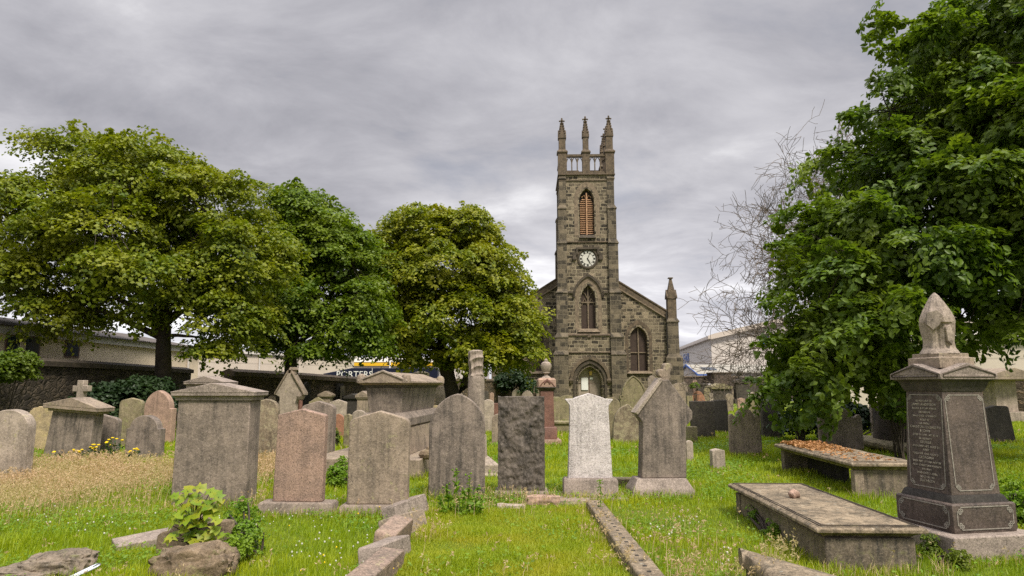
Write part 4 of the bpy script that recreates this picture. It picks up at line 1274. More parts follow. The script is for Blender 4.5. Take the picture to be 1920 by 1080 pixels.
wv = wid(87, 830, b.y + 0.1) / 2
pz = at(978, 922, b.y).z
obj('plinth', MB().stack([(0.39, 0.22, -0.2), (0.39, 0.22, pz - 0.02), (0.37, 0.2, pz)], 0, 0.22), M['grey'], e, bevel=0.02)
o = rough_block('slab', '', -wv, wv, 0.1, 0.2, pz - 0.03, at(978, 744, b.y + 0.1).z, 'rock', 3, 0.045, e, n=70)
TUFTS.append((b.x - 0.42, b.x + 0.42, b.y - 0.06, b.y + 0.4, 0.2, 0.5))

# dark gabled headstone with broken cross stump
b = G(1246, 935)
e = empty('headstone', (b.x, b.y, 0), R(3), 'dark steeply gabled headstone with a broken cross stump on top', 'gravestone', FRONT)
Y = b.y
def lx_(u, v): return at(u, v, Y + 0.12).x - b.x
def lz_(v): return at(1246, v, Y + 0.12).z
zp = lz_(897)
pw = wid(118, 915, Y) / 2
obj('plinth', MB().stack([(pw, 0.26, -0.2), (pw, 0.26, zp - 0.16), (pw - 0.02, 0.24, zp - 0.13), (pw - 0.09, 0.17, zp)], 0, 0.26), M['cap'], e, bevel=0.01)
L = [(lx_(1204, 895), zp), (lx_(1290, 895), zp), (lx_(1289, 800), lz_(800)), (lx_(1301, 785), lz_(785)), (lx_(1301, 772), lz_(772)), (lx_(1256, 712), lz_(712)), (lx_(1241, 712), lz_(712)), (lx_(1197, 772), lz_(772)), (lx_(1197, 778), lz_(780)), (lx_(1206, 792), lz_(792))]
obj('slab', MB().prism(L, 0.14, 0.38), M['grey2'], e, bevel=0.012)
mb = MB()
for s0, s1 in (((1196, 778), (1244, 712)),):
    A0 = Vector((lx_(*s0), 0, lz_(s0[1]))); A1 = Vector((lx_(*s1), 0, lz_(s1[1])))
    nrm = Vector((-(A1.z - A0.z), 0, A1.x - A0.x)).normalized()
    mb.loft([[(p.x, 0.10, p.z), (p.x, 0.42, p.z), (p.x + nrm.x * 0.05, 0.42, p.z + nrm.z * 0.05), (p.x + nrm.x * 0.05, 0.10, p.z + nrm.z * 0.05)] for p in (A0, A1)])
obj('gable_coping', mb, M['pale'], e, bevel=0.008)  # pale stone on the left slope alone: that edge's brightness put into colour
F_ = [(1243, 715), (1243, 708), (1237, 704), (1236, 696), (1241, 691), (1247, 693), (1248, 684), (1252, 680), (1262, 681), (1264, 690), (1260, 699), (1262, 708), (1258, 715)]
mb = MB().prism([(lx_(u, v), lz_(v)) for u, v in reversed(F_)], 0.18, 0.34)
obj('cross_stump', mb, M['warm'], e, bevel=0.018)
TUFTS.append((b.x - pw, b.x + pw, b.y - 0.06, b.y + 0.5, 0.18, 0.2))

# ------------------------------------------------------------------ pedestal monuments with pedimented caps
def pedestal(label, u0, u1, vcap_t, vcap_b, bu0, bu1, vb, depth, mat='grey', capmat=None, block=None, yaw=0, name='pedestal_monument', base=None, flare=0.0, group=None, peak=0.7, roll=0):
    um = (bu0 + bu1) / 2
    b = G(um, vb)
    Y = b.y
    zt, zb = at(um, vcap_t, Y).z, at(um, vcap_b, Y).z
    cw_ = wid(u1 - u0, vcap_b, Y) / 2
    bw_ = wid(bu1 - bu0, (vcap_b + vb) / 2, Y) / 2
    D = depth / 2
    e = empty(name, (b.x, Y, 0), R(yaw), label, 'monument', group, (0, R(roll), R(yaw)))
    ov = cw_ - bw_
    z0 = 0
    if base:
        z0 = at(um, base[0], Y).z
        hw_ = wid(base[1], vb, Y) / 2
        obj('base', MB().stack([(hw_, D + hw_ - bw_, -0.2), (hw_, D + hw_ - bw_, z0)], 0, D), M[mat], e, bevel=0.015)
    obj('shaft', MB().stack([(bw_ * (1 + flare), D * (1 + flare), z0 - 0.2 * (not base)), (bw_ * (1 - flare), D * (1 - flare), zb - 0.05)], 0, D), M[mat], e, bevel=0.012)
    ch = zt - zb
    mb = MB().stack([(bw_ + ov * 0.35, D + ov * 0.35, zb - 0.05), (bw_ + ov * 0.4, D + ov * 0.4, zb), (cw_ - 0.005, D + ov - 0.005, zb + 0.012), (cw_ - 0.005, D + ov - 0.005, zb + ch * 0.3)], 0, D)
    mb.prism([(-cw_, zb + ch * 0.28), (cw_, zb + ch * 0.28), (cw_, zb + ch * 0.36), (0, zb + ch * (1 if not block else peak)), (-cw_, zb + ch * 0.36)], D - D - ov, D + D + ov)
    c = obj('cap', mb, M[capmat or mat], e, bevel=0.008)
    if block:
        obj('top_block', MB().stack([(cw_ * 0.42, D * 0.75, zb + ch * 0.3), (cw_ * 0.42, D * 0.75, zb + ch * 0.92), (cw_ * 0.40, D * 0.7, zt)], cw_ * block, D), M[capmat or mat], c, bevel=0.008)
    TUFTS.append((b.x - bw_, b.x + bw_, Y - 0.06, Y + depth, 0.2, 0.4))
    return e
pedestal('large plain grey pedestal monument with gabled cap, tallest of the front row left', 316, 473, 718, 744, 320, 458, 950, 0.40, 'grey', 'cap', flare=0.01)
pedestal('second gabled monument cap showing above the large front pedestal', 334, 410, 705, 722, 340, 404, 905, 0.5, 'warm', 'cap')
pedestal('leaning grey pedestal with a low gabled cap before the stone cross', 78, 186, 745, 769, 79, 166, 860, 0.35, 'grey2', 'warm', flare=0.05, yaw=-4, roll=4.5)
pedestal('small grey capped pedestal against the middle wall', 594, 621, 733, 744, 598, 617, 790, 0.5, 'warm')
pedestal('small pale capped pedestal close left of the sarcophagus tomb', 663, 690, 733, 746, 667, 688, 806, 0.6, 'warm', flare=0.06)
pedestal('mossy dark box tomb with overhanging flat lid by the wall recess', 641, 673, 738, 748, 646, 670, 800, 0.9, 'black')
pedestal('pedimented tomb with a dark opening near the right wall', 1334, 1376, 718, 729, 1337, 1372, 757, 1.6, 'dark', 'olive')
pedestal('twin pillar capped stone left of the pedimented tomb, its left pillar', 1308, 1321, 718, 723, 1310, 1320, 756, 0.8, 'dark')
pedestal('twin pillar capped stone nearest the pedimented tomb', 1320, 1330, 718, 723, 1321, 1329, 754, 0.8, 'dark')
pedestal('pale stone monument with heavy flat cap at the right edge behind the obelisk', 1866, 1960, 690, 712, 1872, 1912, 790, 0.8, 'pale', 'warm', base=(772, 66))
e = pedestal('small brown pedestal carrying an urn beside the right boundary wall', 1379, 1406, 709, 718, 1382, 1404, 757, 0.8, 'dark', base=(749, 34))
Yq = e.location.y
mb = MB().lathe([(0.02, at(1392, 709, Yq).z - 0.1), (0.22, at(1392, 708, Yq).z), (0.12, at(1392, 705, Yq).z), (0.28, at(1392, 700, Yq).z), (0.24, at(1392, 697, Yq).z), (0.02, at(1392, 693.5, Yq).z)], 12, 0, 0.4)
obj('urn', mb, M['dark'], e)

# stone cross
b = G(140, 832)
Y = b.y
cr_ = tag(obj('stone_cross', MB().prism([(x, z) for x, z in (lambda s, a, z0, z1, z2, z3: [(-s, z0), (s, z0), (s, z1), (a, z1), (a, z2), (s, z2), (s, z3), (-s, z3), (-s, z2), (-a, z2), (-a, z1), (-s, z1)])(wid(7, 740, Y), wid(17, 725, Y), -0.2, at(140, 734, Y).z, at(140, 723, Y).z, at(140, 713, Y).z)], 0, 0.16), M['pale'], None, (b.x, Y, 0), (0, 0, R(-14)), bevel=0.01), 'pale stone cross standing before the dark left wall', 'cross')

# gothic gabled memorial
b = G(543, 800)
Y = b.y
def q(u, v): return (at(u, v, Y).x - b.x, at(u, v, Y).z)
e = empty('gabled_memorial', (b.x, Y, 0), 0, 'grey steep gabled memorial with a cross stub and red column, before the middle wall', 'memorial')
obj('slab', MB().prism([q(523, 800)[:1] + (-0.2,), q(561, 800)[:1] + (-0.2,), q(561, 744), q(570, 740), q(569, 733), q(549, 700), q(538, 700), q(517, 733), q(516, 740), q(524, 744)], 0, 0.35), M['pale'], e, bevel=0.012)
mb = MB()
for A0, A1 in ((q(515, 741), q(540, 699)), (q(571, 741), q(547, 699))):
    mb.loft([[(x, -0.08, z), (x, 0.43, z), (x, 0.43, z + 0.1), (x, -0.08, z + 0.1)] for x, z in (A0, A1)])
obj('gable_coping', mb, M['warm'], e, bevel=0.008)
zq = q(543, 700)[1]
obj('cross_stub', MB().stack([(0.11, 0.11, zq - 0.05), (0.09, 0.09, zq + 0.12), (0.16, 0.14, zq + 0.13), (0.12, 0.12, zq + 0.24)], 0, 0.17), M['warm'], e, bevel=0.01)
mb = MB().lathe([(0.09, 0.5), (0.08, q(563, 748)[1])], 12, q(563, 760)[0] + 0.02, -0.05)
obj('column', mb, M['red'], e)
obj('capital', MB().stack([(0.09, 0.09, q(563, 748)[1] - 0.02), (0.14, 0.14, q(563, 744)[1] + 0.02)], q(563, 760)[0] + 0.02, -0.05), M['warm'], e)
obj('column_base', MB().stack([(0.15, 0.15, -0.1), (0.13, 0.13, 0.5)], q(563, 760)[0] + 0.02, -0.05), M['warm'], e)

# the sarcophagus tomb
b = G(700, 892)
Yt = 12.55
x0 = at(683, 760, Yt).x
x1 = at(757, 760, Yt).x
cxs = (x0 + x1) / 2
Lh = 1.45                                     # half length
e = empty('sarcophagus_tomb', (cxs, Yt, 0), R(-6), 'huge grey sarcophagus tomb with tapering sides and a pedimented lid', 'tomb')
hw_ = (x1 - x0) / 2
zt = lambda v: at(720, v, Yt).z
z1, z2, z3, z4, z5 = zt(776), zt(782), zt(802), zt(806), zt(853)
obj('base_slab', MB().box(-hw_ - 0.78, hw_ + 0.50, -0.72, 2 * Lh + 0.5, -0.2, z5), M['warm'], e, bevel=0.015)
obj('plinth', MB().stack([(hw_ + 0.12, Lh + 0.12, z5), (hw_ + 0.08, Lh + 0.08, z3)], 0, Lh), M['warm'], e, bevel=0.01)
obj('moulded_course', MB().stack([(hw_ + 0.05, Lh + 0.05, z3), (hw_ + 0.10, Lh + 0.10, z3 + 0.03), (hw_ + 0.10, Lh + 0.10, z2 - 0.02), (hw_ - 0.02, Lh - 0.02, z1 + 0.02)], 0, Lh), M['grey2'], e, bevel=0.008)
zb_ = zt(727)
obj('coffin_body', MB().stack([(hw_ - 0.07, Lh - 0.07, z1), (hw_ - 0.01, Lh - 0.01, zb_)], 0, Lh), M['grey2'], e, bevel=0.01)
mb = MB()
for yy in (0.0,):
    pass
for yb_ in (0.02, 0.55, 1.0):
    mb.loft([[(hw_ - 0.075 + f * 0.06 + 0.012, y, z1 + f * (zb_ - z1)), (hw_ - 0.075 + f * 0.06 - 0.03, y, z1 + f * (zb_ - z1)), (hw_ - 0.075 + f * 0.06 - 0.03, y + 0.12, z1 + f * (zb_ - z1)), (hw_ - 0.075 + f * 0.06 + 0.012, y + 0.12, z1 + f * (zb_ - z1))] for f in (0.0, 0.99)])
obj('pilaster', mb, M['warm'], e)
zc0, zc1, zc2 = zt(722), zt(716), zt(697)
obj('frieze', MB().stack([(hw_ + 0.0, Lh + 0.0, zb_), (hw_ + 0.03, Lh + 0.03, zc0)], 0, Lh), M['dark'], e, bevel=0.008)
ov = 0.13
mb = MB().stack([(hw_ + 0.04, Lh + 0.04, zc0), (hw_ + ov, Lh + ov, zc0 + 0.04), (hw_ + ov, Lh + ov, zc1)], 0, Lh)
lid = obj('lid', mb, M['warm'], e, bevel=0.008)
mb = MB()
hh = hw_ + ov - 0.003
mb.prism([(-hh, zc1 - 0.01), (hh, zc1 - 0.01), (hh, zc1 + 0.015), (0, zc2), (-hh, zc1 + 0.015)], -ov + 0.003, 2 * Lh + ov - 0.003)
obj('pediment', mb, M['warm'], lid, bevel=0.006)
for sx in (-1, 1):
    for sy in (0, 1):
        mb = MB()
        cx_, cy_ = sx * (hh - 0.07), (-ov + 0.07 if sy == 0 else 2 * Lh + ov - 0.07)
        mb.lathe([(0.09, zc1 - 0.02), (0.095, zc1 + 0.06), (0.075, zc1 + 0.12), (0.02, zc1 + 0.15)], 12, cx_, cy_)
        obj('acroterion', mb, M['warm'], lid)
mb = MB()
for f in np.linspace(0, 1, 2):
    pass
mb.loft([[(x, -ov - 0.02, z), (x, -ov + 0.06, z), (x, -ov + 0.06, z + 0.035), (x, -ov - 0.02, z + 0.035)] for x, z in ((-hh + 0.02, zc1 + 0.005), (0, zc2 - 0.005), (hh - 0.02, zc1 + 0.005))])
obj('raking_moulding', mb, M['pale'], lid, bevel=0.005)
TUFTS.append((cxs - hw_ - 0.8, cxs + hw_ + 0.5, Yt - 0.8, Yt, 0.2, 0.1))
o = obj('broken_rubble', MB().blob((0, 0, 0.06), (0.16, 0.1, 0.09), 7, 4).blob((0.12, -0.05, 0.05), (0.1, 0.08, 0.08), 6, 4).blob((0.05, 0.02, 0.13), (0.08, 0.06, 0.08), 6, 4), M['rubble'], None, (at(800, 845, 12.0).x, 12.05, z5), smooth=0)
tag(o, 'little heap of brown stone rubble on the sarcophagus base', 'rubble')

# column with draped urn
Yc_ = 12.6
b = at(893, 705, Yc_)
e = empty('memorial_column', (b.x, Yc_, 0), R(10), 'tall grey memorial column topped by a broken draped urn, behind the pointed headstone', 'column')
zc = lambda v: at(893, v, Yc_).z
rr = wid(31, 740, Yc_) / 2
obj('base', MB().stack([(0.42, 0.42, -0.2), (0.42, 0.42, zc(886)), (0.38, 0.38, zc(884)), (0.38, 0.38, zc(868)), (0.24, 0.24, zc(856))]), M['pale'], e, bevel=0.012)
obj('fluted_shaft', MB().lathe([(0.21, zc(862)), (0.19, zc(815))], 40, fold=lambda a, z: 1 + 0.03 * math.cos(20 * a)), M['pale'], e)
obj('shaft', MB().lathe([(rr * 1.04, zc(815)), (rr * 1.0, zc(715)), (rr * 1.0, zc(708)), (rr * 0.93, zc(704.5))], 28), M['urn'], e, smooth=40)
def drape(H, r0, seed, sq=0.0, prof=None, deep=1.0, swagged=True):
    mb = MB()
    n, m = 144, 40
    loops = []
    for i in range(m + 1):
        f = i / m
        L = []
        for k in range(n):
            a = 2 * math.pi * k / n
            base = prof(f, a)
            fold = 0.10 * (1 - 2 * abs(math.sin(4.5 * a + 0.8 * math.sin(2.1 * f + seed) + 1.2 * f))) + 0.05 * (1 - 2 * abs(math.sin(8 * a - 2.5 * f + seed)))
            swag = max(0, math.cos(a + 1.5)) if swagged else 0
            if not swagged:
                fold = 0.15 * (0.6 - abs(math.sin(4.0 * a + 0.35 * f + seed))) * min(1, 0.25 + 1.6 * f) + 0.05 * (0.6 - abs(math.sin(9.0 * a + 0.8 * f)))
            fold = fold * (1 - 0.75 * swag) + 0.09 * swag * (1 - 2 * abs(math.sin(9.5 * f + 1.1 * math.cos(a + 1.5) ** 2 + 0.5 * a)))
            q_ = base * (1 + deep * fold * min(1, 6 * f * (1 - f) + 0.45 * f))
            if sq:
                q_ /= max(abs(math.cos(a)), abs(math.sin(a))) ** sq
            L.append((r0 * q_ * math.cos(a), r0 * q_ * math.sin(a), H * (1 - f)))
        loops.append(L)
    return mb.loft(loops)
Hd = zc(656) - zc(704.5)
mb = drape(Hd, rr * 0.86, 1.0, 0.75, lambda f, a: (0.3 if f == 0 else (0.8 if f < 0.05 else 0.90 + 0.08 * math.sin(6 * f))) if f < 0.95 else 0.98, 1.7)
obj('draped_urn', mb, M['urn'], e, (0, 0, zc(704.5)), (R(2), R(-2), 0))

# red granite pedestal with urn
b = G(1027, 836)
Y = b.y
e = empty('pedestal_monument', (b.x, Y, 0), R(4), 'slim red granite pedestal with a turned urn on top before the church tower', 'monument')
z = lambda v: at(1027, v, Y).z
ww_ = lambda px, v: wid(px, v, Y) / 2
D = ww_(33, 715)
obj('plinth', MB().stack([(ww_(52, 830), ww_(52, 830), -0.2), (ww_(50, 830), ww_(50, 830), z(824))], 0, D), M['palepink'], e, bevel=0.012)
obj('base', MB().stack([(ww_(36, 810), ww_(36, 810), z(824)), (ww_(36, 810), ww_(36, 810), z(803)), (ww_(32, 810), ww_(32, 810), z(800))], 0, D), M['red'], e, bevel=0.01)
obj('shaft', MB().stack([(ww_(27, 770), ww_(27, 770), z(800)), (ww_(24, 740), ww_(24, 740), z(733))], 0, D), M['red'], e, bevel=0.008)
obj('cornice', MB().stack([(ww_(24, 733), ww_(24, 733), z(733)), (ww_(35, 730), ww_(35, 730), z(727)), (ww_(35, 730), ww_(35, 730), z(725.5))], 0, D), M['dark'], e, bevel=0.006)
hwb = ww_(33, 715)
mb = MB().stack([(hwb, hwb, z(726)), (hwb, hwb, z(712)), (hwb * 0.8, hwb * 0.8, z(708.5))], 0, D)
cbk = obj('carved_block', mb, M['palepink'], e, bevel=0.01)
mb = MB()
for a in np.linspace(-1.1, 1.1, 5):
    mb.blob((math.sin(a) * 0.08, D - hwb - 0.01, z(721) + math.cos(a) * 0.10), (0.022, 0.015, 0.045), 8, 5)
for s in (-1, 1):
    mb.tube([(s * (hwb - 0.03), D - hwb - 0.004, z(725)), (s * 0.13, D - hwb - 0.004, z(718)), (0, D - hwb - 0.004, z(711))], 0.014, 5)
obj('palmette', mb, M['red'], cbk)
P = [(0.15, 708.5), (0.13, 707), (0.06, 704), (0.06, 701), (0.11, 699), (0.10, 697.5), (0.13, 694), (0.165, 687), (0.165, 684), (0.14, 682.5), (0.155, 681.5), (0.10, 678.5), (0.055, 677), (0.06, 675), (0.02, 671.5)]
obj('urn', MB().lathe([(r_ * 0.92, z(v)) for r_, v in P], 24, 0, D), M['urn'], e)
TUFTS.append((b.x - 0.4, b.x + 0.4, Y - 0.1, Y + 0.6, 0.2, 0.2))

# low ledger before the round greenish stone
b = G(1062, 812)
o = tag(obj('chest_tomb', MB().stack([(0.55, 0.3, -0.2), (0.55, 0.3, 0.30), (0.62, 0.36, 0.31), (0.62, 0.36, 0.38)], 0, 0.3), M['olive'], None, (b.x, b.y, 0), bevel=0.01), 'low mossy chest tomb just left of the white granite headstone', 'tomb')
b = G(1066, 768)
o = tag(obj('fallen_stone', MB().blob((0, 0, 0.2), (0.5, 0.3, 0.3), 9, 6), M['olive'], None, (b.x, b.y, 0), smooth=50), 'lumpy mossy broken stone behind the low chest tomb', 'stone')
b = G(1180, 905)
o = tag(obj('kerb_stone', MB().box(-0.32, 0.32, 0, 0.22, -0.1, 0.13), M['olive'], None, (b.x, 10.9, 0), (0, 0, R(-4)), bevel=0.02), 'short mossy kerb between the white and dark gabled headstones', 'kerb')
SKIP.append((b.x - .3, b.x + .3, 10.9, 11.1))

# ------------------------------------------------------------------ the big dark obelisk monument on the right
b = G(1794, 1056)
YAW = R(11)
e = empty('pedestal_monument', (b.x, b.y, 0), YAW, 'tall dark granite pedestal monument with gilt lettering and draped urn at right', 'monument')
# local frame: nearest corner at the origin, front face along +x, left face along +y
def corner_at(v_, inset):                     # height of a point of the near vertical edge seen at row v_
    p = Matrix.Rotation(YAW, 3, 'Z') @ Vector((inset, inset, 0)) + Vector((b.x, b.y, 0))
    return at(1780, v_, p.y).z
S0 = 0.96
h0 = corner_at(1001, (0.96 - 0.71) / 2 + 0.02)
def sq(name, rows, mat, bev=0.01, par=None):
    c = S0 / 2
    return obj(name, MB().stack([(a, a, z) for a, z in rows], c, c), M[mat], par or e, bevel=bev)
sq('base_step', [(S0 / 2, -0.2), (S0 / 2, h0)], 'cap', 0.015)
S1 = 0.71
i1 = (S0 - S1) / 2
h1, h2 = corner_at(1001, i1 + 0.02), corner_at(945, i1 + 0.02)
h1 = h0 + 0.005
sq('die', [(S1 / 2 - 0.01, h1 - 0.01), (S1 / 2, h1 + 0.03), (S1 / 2, h2 - 0.012), (S1 / 2 - 0.012, h2)], 'darkgran', 0.006)
S2, S3 = 0.555, 0.465
i2, i3 = (S0 - S2) / 2, (S0 - S3) / 2
h3, h4 = corner_at(929, i2) , corner_at(733, i3)
sq('die_step', [(S2 / 2 + 0.045, h2 - 0.002), (S2 / 2 + 0.02, h3 - 0.01), (S2 / 2 + 0.008, h3)], 'black', 0.004)
sq('shaft', [(S2 / 2, h3 - 0.004), (S3 / 2, h4)], 'darkgran', 0.006)
# cap with four gables
h5, h6, h7 = corner_at(711, i1), corner_at(696, i1), corner_at(677, i1 - 0.05)
S5 = 0.66
sq('cornice', [(S3 / 2 + 0.01, h4 - 0.004), (S3 / 2 + 0.02, h4 + 0.02), (S5 / 2 - 0.05, h5 - 0.02), (S5 / 2 - 0.01, h5)], 'dark', 0.004)
cp = sq('cap', [(S5 / 2, h5), (S5 / 2, h5 + 0.05)], 'cap', 0.004)
c = S0 / 2
mb = MB()
hS = S5 / 2 - 0.002
pk = h6 + 0.085
mb.prism([(c - hS, h5 + 0.045), (c + hS, h5 + 0.045), (c + hS, h5 + 0.055), (c, pk), (c - hS, h5 + 0.055)], c - hS - 0.001, c + hS + 0.001)
obj('gable', mb, M['cap'], cp, bevel=0.004)
mb = MB().prism_x([(c - hS, h5 + 0.046), (c + hS, h5 + 0.046), (c + hS, h5 + 0.056), (c, pk - 0.003), (c - hS, h5 + 0.056)], c - hS - 0.004, c + hS + 0.004)
obj('gable', mb, M['cap'], cp, bevel=0.004)
mb = MB()
for pts in ([(c - hS + 0.03, h5 + 0.025), (c + hS - 0.03, h5 + 0.025), (c + hS - 0.03, h5 + 0.05), (c, pk - 0.03), (c - hS + 0.03, h5 + 0.05)],):
    n_ = len(pts)
    for j in range(n_):
        p, q_ = pts[j], pts[(j + 1) % n_]
        mb.bar((p[0], c - hS - 0.006, p[1]), (q_[0], c - hS - 0.006, q_[1]), 0.004, 0.004)
        mb.bar((c - hS - 0.008, p[0], p[1]), (c - hS - 0.008, q_[0], q_[1]), 0.004, 0.004)
obj('incised_border', mb, M['trimdark'], cp)
zb0_, zb1_ = pk - 0.05, corner_at(661, i1 + 0.12)
sq('top_block', [(0.205, zb0_), (0.205, zb1_ - 0.045), (0.175, zb1_ - 0.04), (0.175, zb1_)], 'warm', 0.006)
Hs = corner_at(549, 0.48) - zb1_
def urnprof(f, a):
    # pointed crown, full shoulders, narrow foot, spread hem
    P = [(0, 0.05), (0.05, 0.24), (0.15, 0.48), (0.3, 0.78), (0.42, 0.96), (0.52, 1.0), (0.65, 0.95), (0.8, 0.86), (0.9, 0.90), (0.95, 1.02), (1, 1.16)]
    for (p0, r0), (p1, r1) in zip(P[:-1], P[1:]):
        if f <= p1:
            t = (f - p0) / (p1 - p0)
            r_ = r0 + (r1 - r0) * t
            break
    if 0.5 < f < 0.93:
        r_ *= 1 - 0.22 * max(0, math.cos(a - 3.7)) ** 2
    return r_
mb = drape(Hs, 0.158, 2.6, 0, urnprof, 1.0, False)
ur = obj('draped_urn', mb, M['urn'], e, (c, c, zb1_), (0, 0, R(20)))
mb = MB()                                     # the folded corner of the cloth hanging in front
A = [(-0.12, Hs * 0.66), (-0.02, Hs * 0.70), (0.03, Hs * 0.60), (-0.01, Hs * 0.45), (-0.07, Hs * 0.36), (-0.13, Hs * 0.46)]
mb.loft([[(x - 0.01, -0.165 - 0.02 * math.cos(8 * x), zq_) for x, zq_ in A], [(x, -0.11, zq_) for x, zq_ in A]])
obj('hanging_fold', mb, M['urn'], ur, (0, 0, 0), (0, 0, R(-50)), bevel=0.008)
mb = MB()
A = [(0.0, Hs * 0.42), (0.05, Hs * 0.46), (0.08, Hs * 0.28), (0.05, Hs * 0.12), (0.01, Hs * 0.20)]
mb.loft([[(x, -0.15, zq_) for x, zq_ in A], [(x, -0.1, zq_) for x, zq_ in A]])
obj('hanging_fold', mb, M['urn'], ur, (0, 0, 0), (0, 0, R(-35)), bevel=0.008)
# fret borders and the inscription
def fret(w_, h_, k=0.045, th=0.0045):
    mb = MB()
    a, bb = w_ / 2, h_ / 2
    B = lambda p, q_: mb.bar((p[0], 0, p[1]), (q_[0], 0, q_[1]), th, 0.002)
    B((-a + k, -bb), (a - k, -bb)); B((-a + k, bb), (a - k, bb)); B((-a, -bb + k), (-a, bb - k)); B((a, -bb + k), (a, bb - k))
    for sx in (-1, 1):
        for sz in (-1, 1):
            X, Z = sx * a, sz * bb
            i = k * 1.5
            B((X, Z - sz * k), (X - sx * i, Z - sz * k)); B((X - sx * k, Z), (X - sx * k, Z - sz * i))
            B((X - sx * i, Z - sz * k), (X - sx * i, Z - sz * k * 0.45)); B((X - sx * i, Z - sz * k * 0.45), (X - sx * k * 0.45, Z - sz * k * 0.45))
            B((X - sx * k * 0.45, Z - sz * k * 0.45), (X - sx * k * 0.45, Z - sz * i)); B((X - sx * k * 0.45, Z - sz * i), (X - sx * k, Z - sz * i))
    return mb
def face_mat(side, zlo, zhi, i_lo, i_hi):     # frame of a (leaning) face: x to the viewer's right, z up the face
    ang = math.atan2(i_hi - i_lo, zhi - zlo)
    zm, im = (zlo + zhi) / 2, (i_lo + i_hi) / 2
    if side == 'front':
        return Matrix.Translation((c, im - 0.003, zm)) @ Matrix.Rotation(-ang, 4, 'X')
    return Matrix.Translation((im - 0.003, c, zm)) @ Matrix.Rotation(R(-90), 4, 'Z') @ Matrix.Rotation(-ang, 4, 'X')
for side in ('front', 'left'):
    mb = fret(S1 - 0.09, h2 - h1 - 0.06, 0.04)
    mb.xf(face_mat(side, h1, h2, i1, i1))
    obj('fret_border', mb, M['fretline'], e, smooth=0)
    mb = fret((S2 + S3) / 2 - 0.075, h4 - h3 - 0.08, 0.035)
    mb.xf(face_mat(side, h3, h4, i2, i3))
    obj('fret_border', mb, M['fretline'], e, smooth=0)
lines = ['IN MEMORY OF', 'JAMES ANDERSON', 'BLOCK & PUMP MAKER', 'ABERDEEN', 'WHO DIED 17 MARCH', 'AGED 42', 'HIS FAMILY', 'CHRISTIAN ELIZABETH', '& JOHN', 'DIED IN 1849-1877 & 18', 'IN INFANCY', 'GEORGE', 'DIED JUNE 1872 AGED 21', 'AND', 'DIED FEB 1882 AGED 21', 'GEORGINA', 'DIED MAY 17 1884 AGE 28', 'ALSO CHRISTIAN MASSON', 'HIS WIFE', 'WHO DIED 2 APRIL', 'AGED 78 YRS', 'ELIZABETH']
Hf = h4 - h3 - 0.16
step = Hf / len(lines)
mI = face_mat('left', h3, h4, i2, i3)
ins = None
allV = MB()
for i, t_ in enumerate(lines):
    big = t_ in ('JAMES ANDERSON', 'CHRISTIAN ELIZABETH', 'GEORGE', 'GEORGINA', 'ELIZABETH', '& JOHN', 'AND')
    sz = 0.034 if big else 0.027
    me = text_mesh(t_, sz, 0.001, 'CENTER', 1.12)
    k = len(allV.v)
    zc_ = Hf / 2 - (i + 0.8) * step
    mw = max(abs(v.co.x) for v in me.vertices)
    f_ = min(1.0, 0.195 / mw)
    allV.v.extend((v.co.x * f_, -0.001 - v.co.z, v.co.y + zc_) for v in me.vertices)
    allV.f.extend(tuple(k + j for j in p.vertices) for p in me.polygons)
    bpy.data.meshes.remove(me)
allV.xf(mI)
obj('inscription', allV, M['letter'], e, smooth=0)
TUFTS.append((b.x, b.x + S0, b.y - 0.08, b.y + 0.2, 0.14, 0.35))
TUFTS.append((b.x - 0.2, b.x, b.y, b.y + 0.9, 0.16, 0.3))

# ------------------------------------------------------------------ table tombs on the right
def slab_top(w_, l_, t, mat, e, z, ripple=0.012):
    """ledger with a moulded edge and a worn, lightly uneven top"""
    mb = MB()
    n, m = 14, 30
    hw2, hl2 = w_ / 2, l_ / 2
    rows = [(1.0, -0.11, 0.0), (0.55, -0.075, 0.3), (0.2, -0.03, 0.5), (0.0, 0.0, 0.56), (0.0, 0.0, 0.86), (0.25, -0.018, 1.0)]
    mb.stack([(hw2 + b_, hl2 + b_, z + t * f_) for a_, b_, f_ in rows], 0, 0)
    o = obj('ledger', mb, M[mat], e, bevel=0.006)
    V, Fq = [], []
    for j in range(m + 1):
        for i in range(n + 1):
            x = (-1 + 2 * i / n) * (hw2 - 0.03); y = (-1 + 2 * j / m) * (hl2 - 0.03)
            edge = min(i, n - i, j, m - j)
            zz0 = z + t + 0.003 + (0 if edge == 0 else ripple * (0.3 + float(vnoise(np.array(x * 9), np.array(y * 9), 3))))
            V.append((x, y, zz0))
    for j in range(m):
        for i in range(n):
            a_ = j * (n + 1) + i
            Fq.append((a_, a_ + 1, a_ + n + 2, a_ + n + 1))
    mb2 = MB(); mb2.v = V; mb2.f = Fq
    obj('weathered_face', mb2, M[mat], o, smooth=60)
    mb3 = MB()
    for off in (0.055, 0.085):
        a_, b_ = hw2 - off, hl2 - off
        for p, q_ in (((-a_, -b_), (a_, -b_)), ((a_, -b_), (a_, b_)), ((a_, b_), (-a_, b_)), ((-a_, b_), (-a_, -b_))):
            mb3.bar((p[0], p[1], z + t + 0.006), (q_[0], q_[1], z + t + 0.006), 0.006, 0.006)
    obj('incised_line', mb3, M['trimdark'], o, smooth=0)
    return o
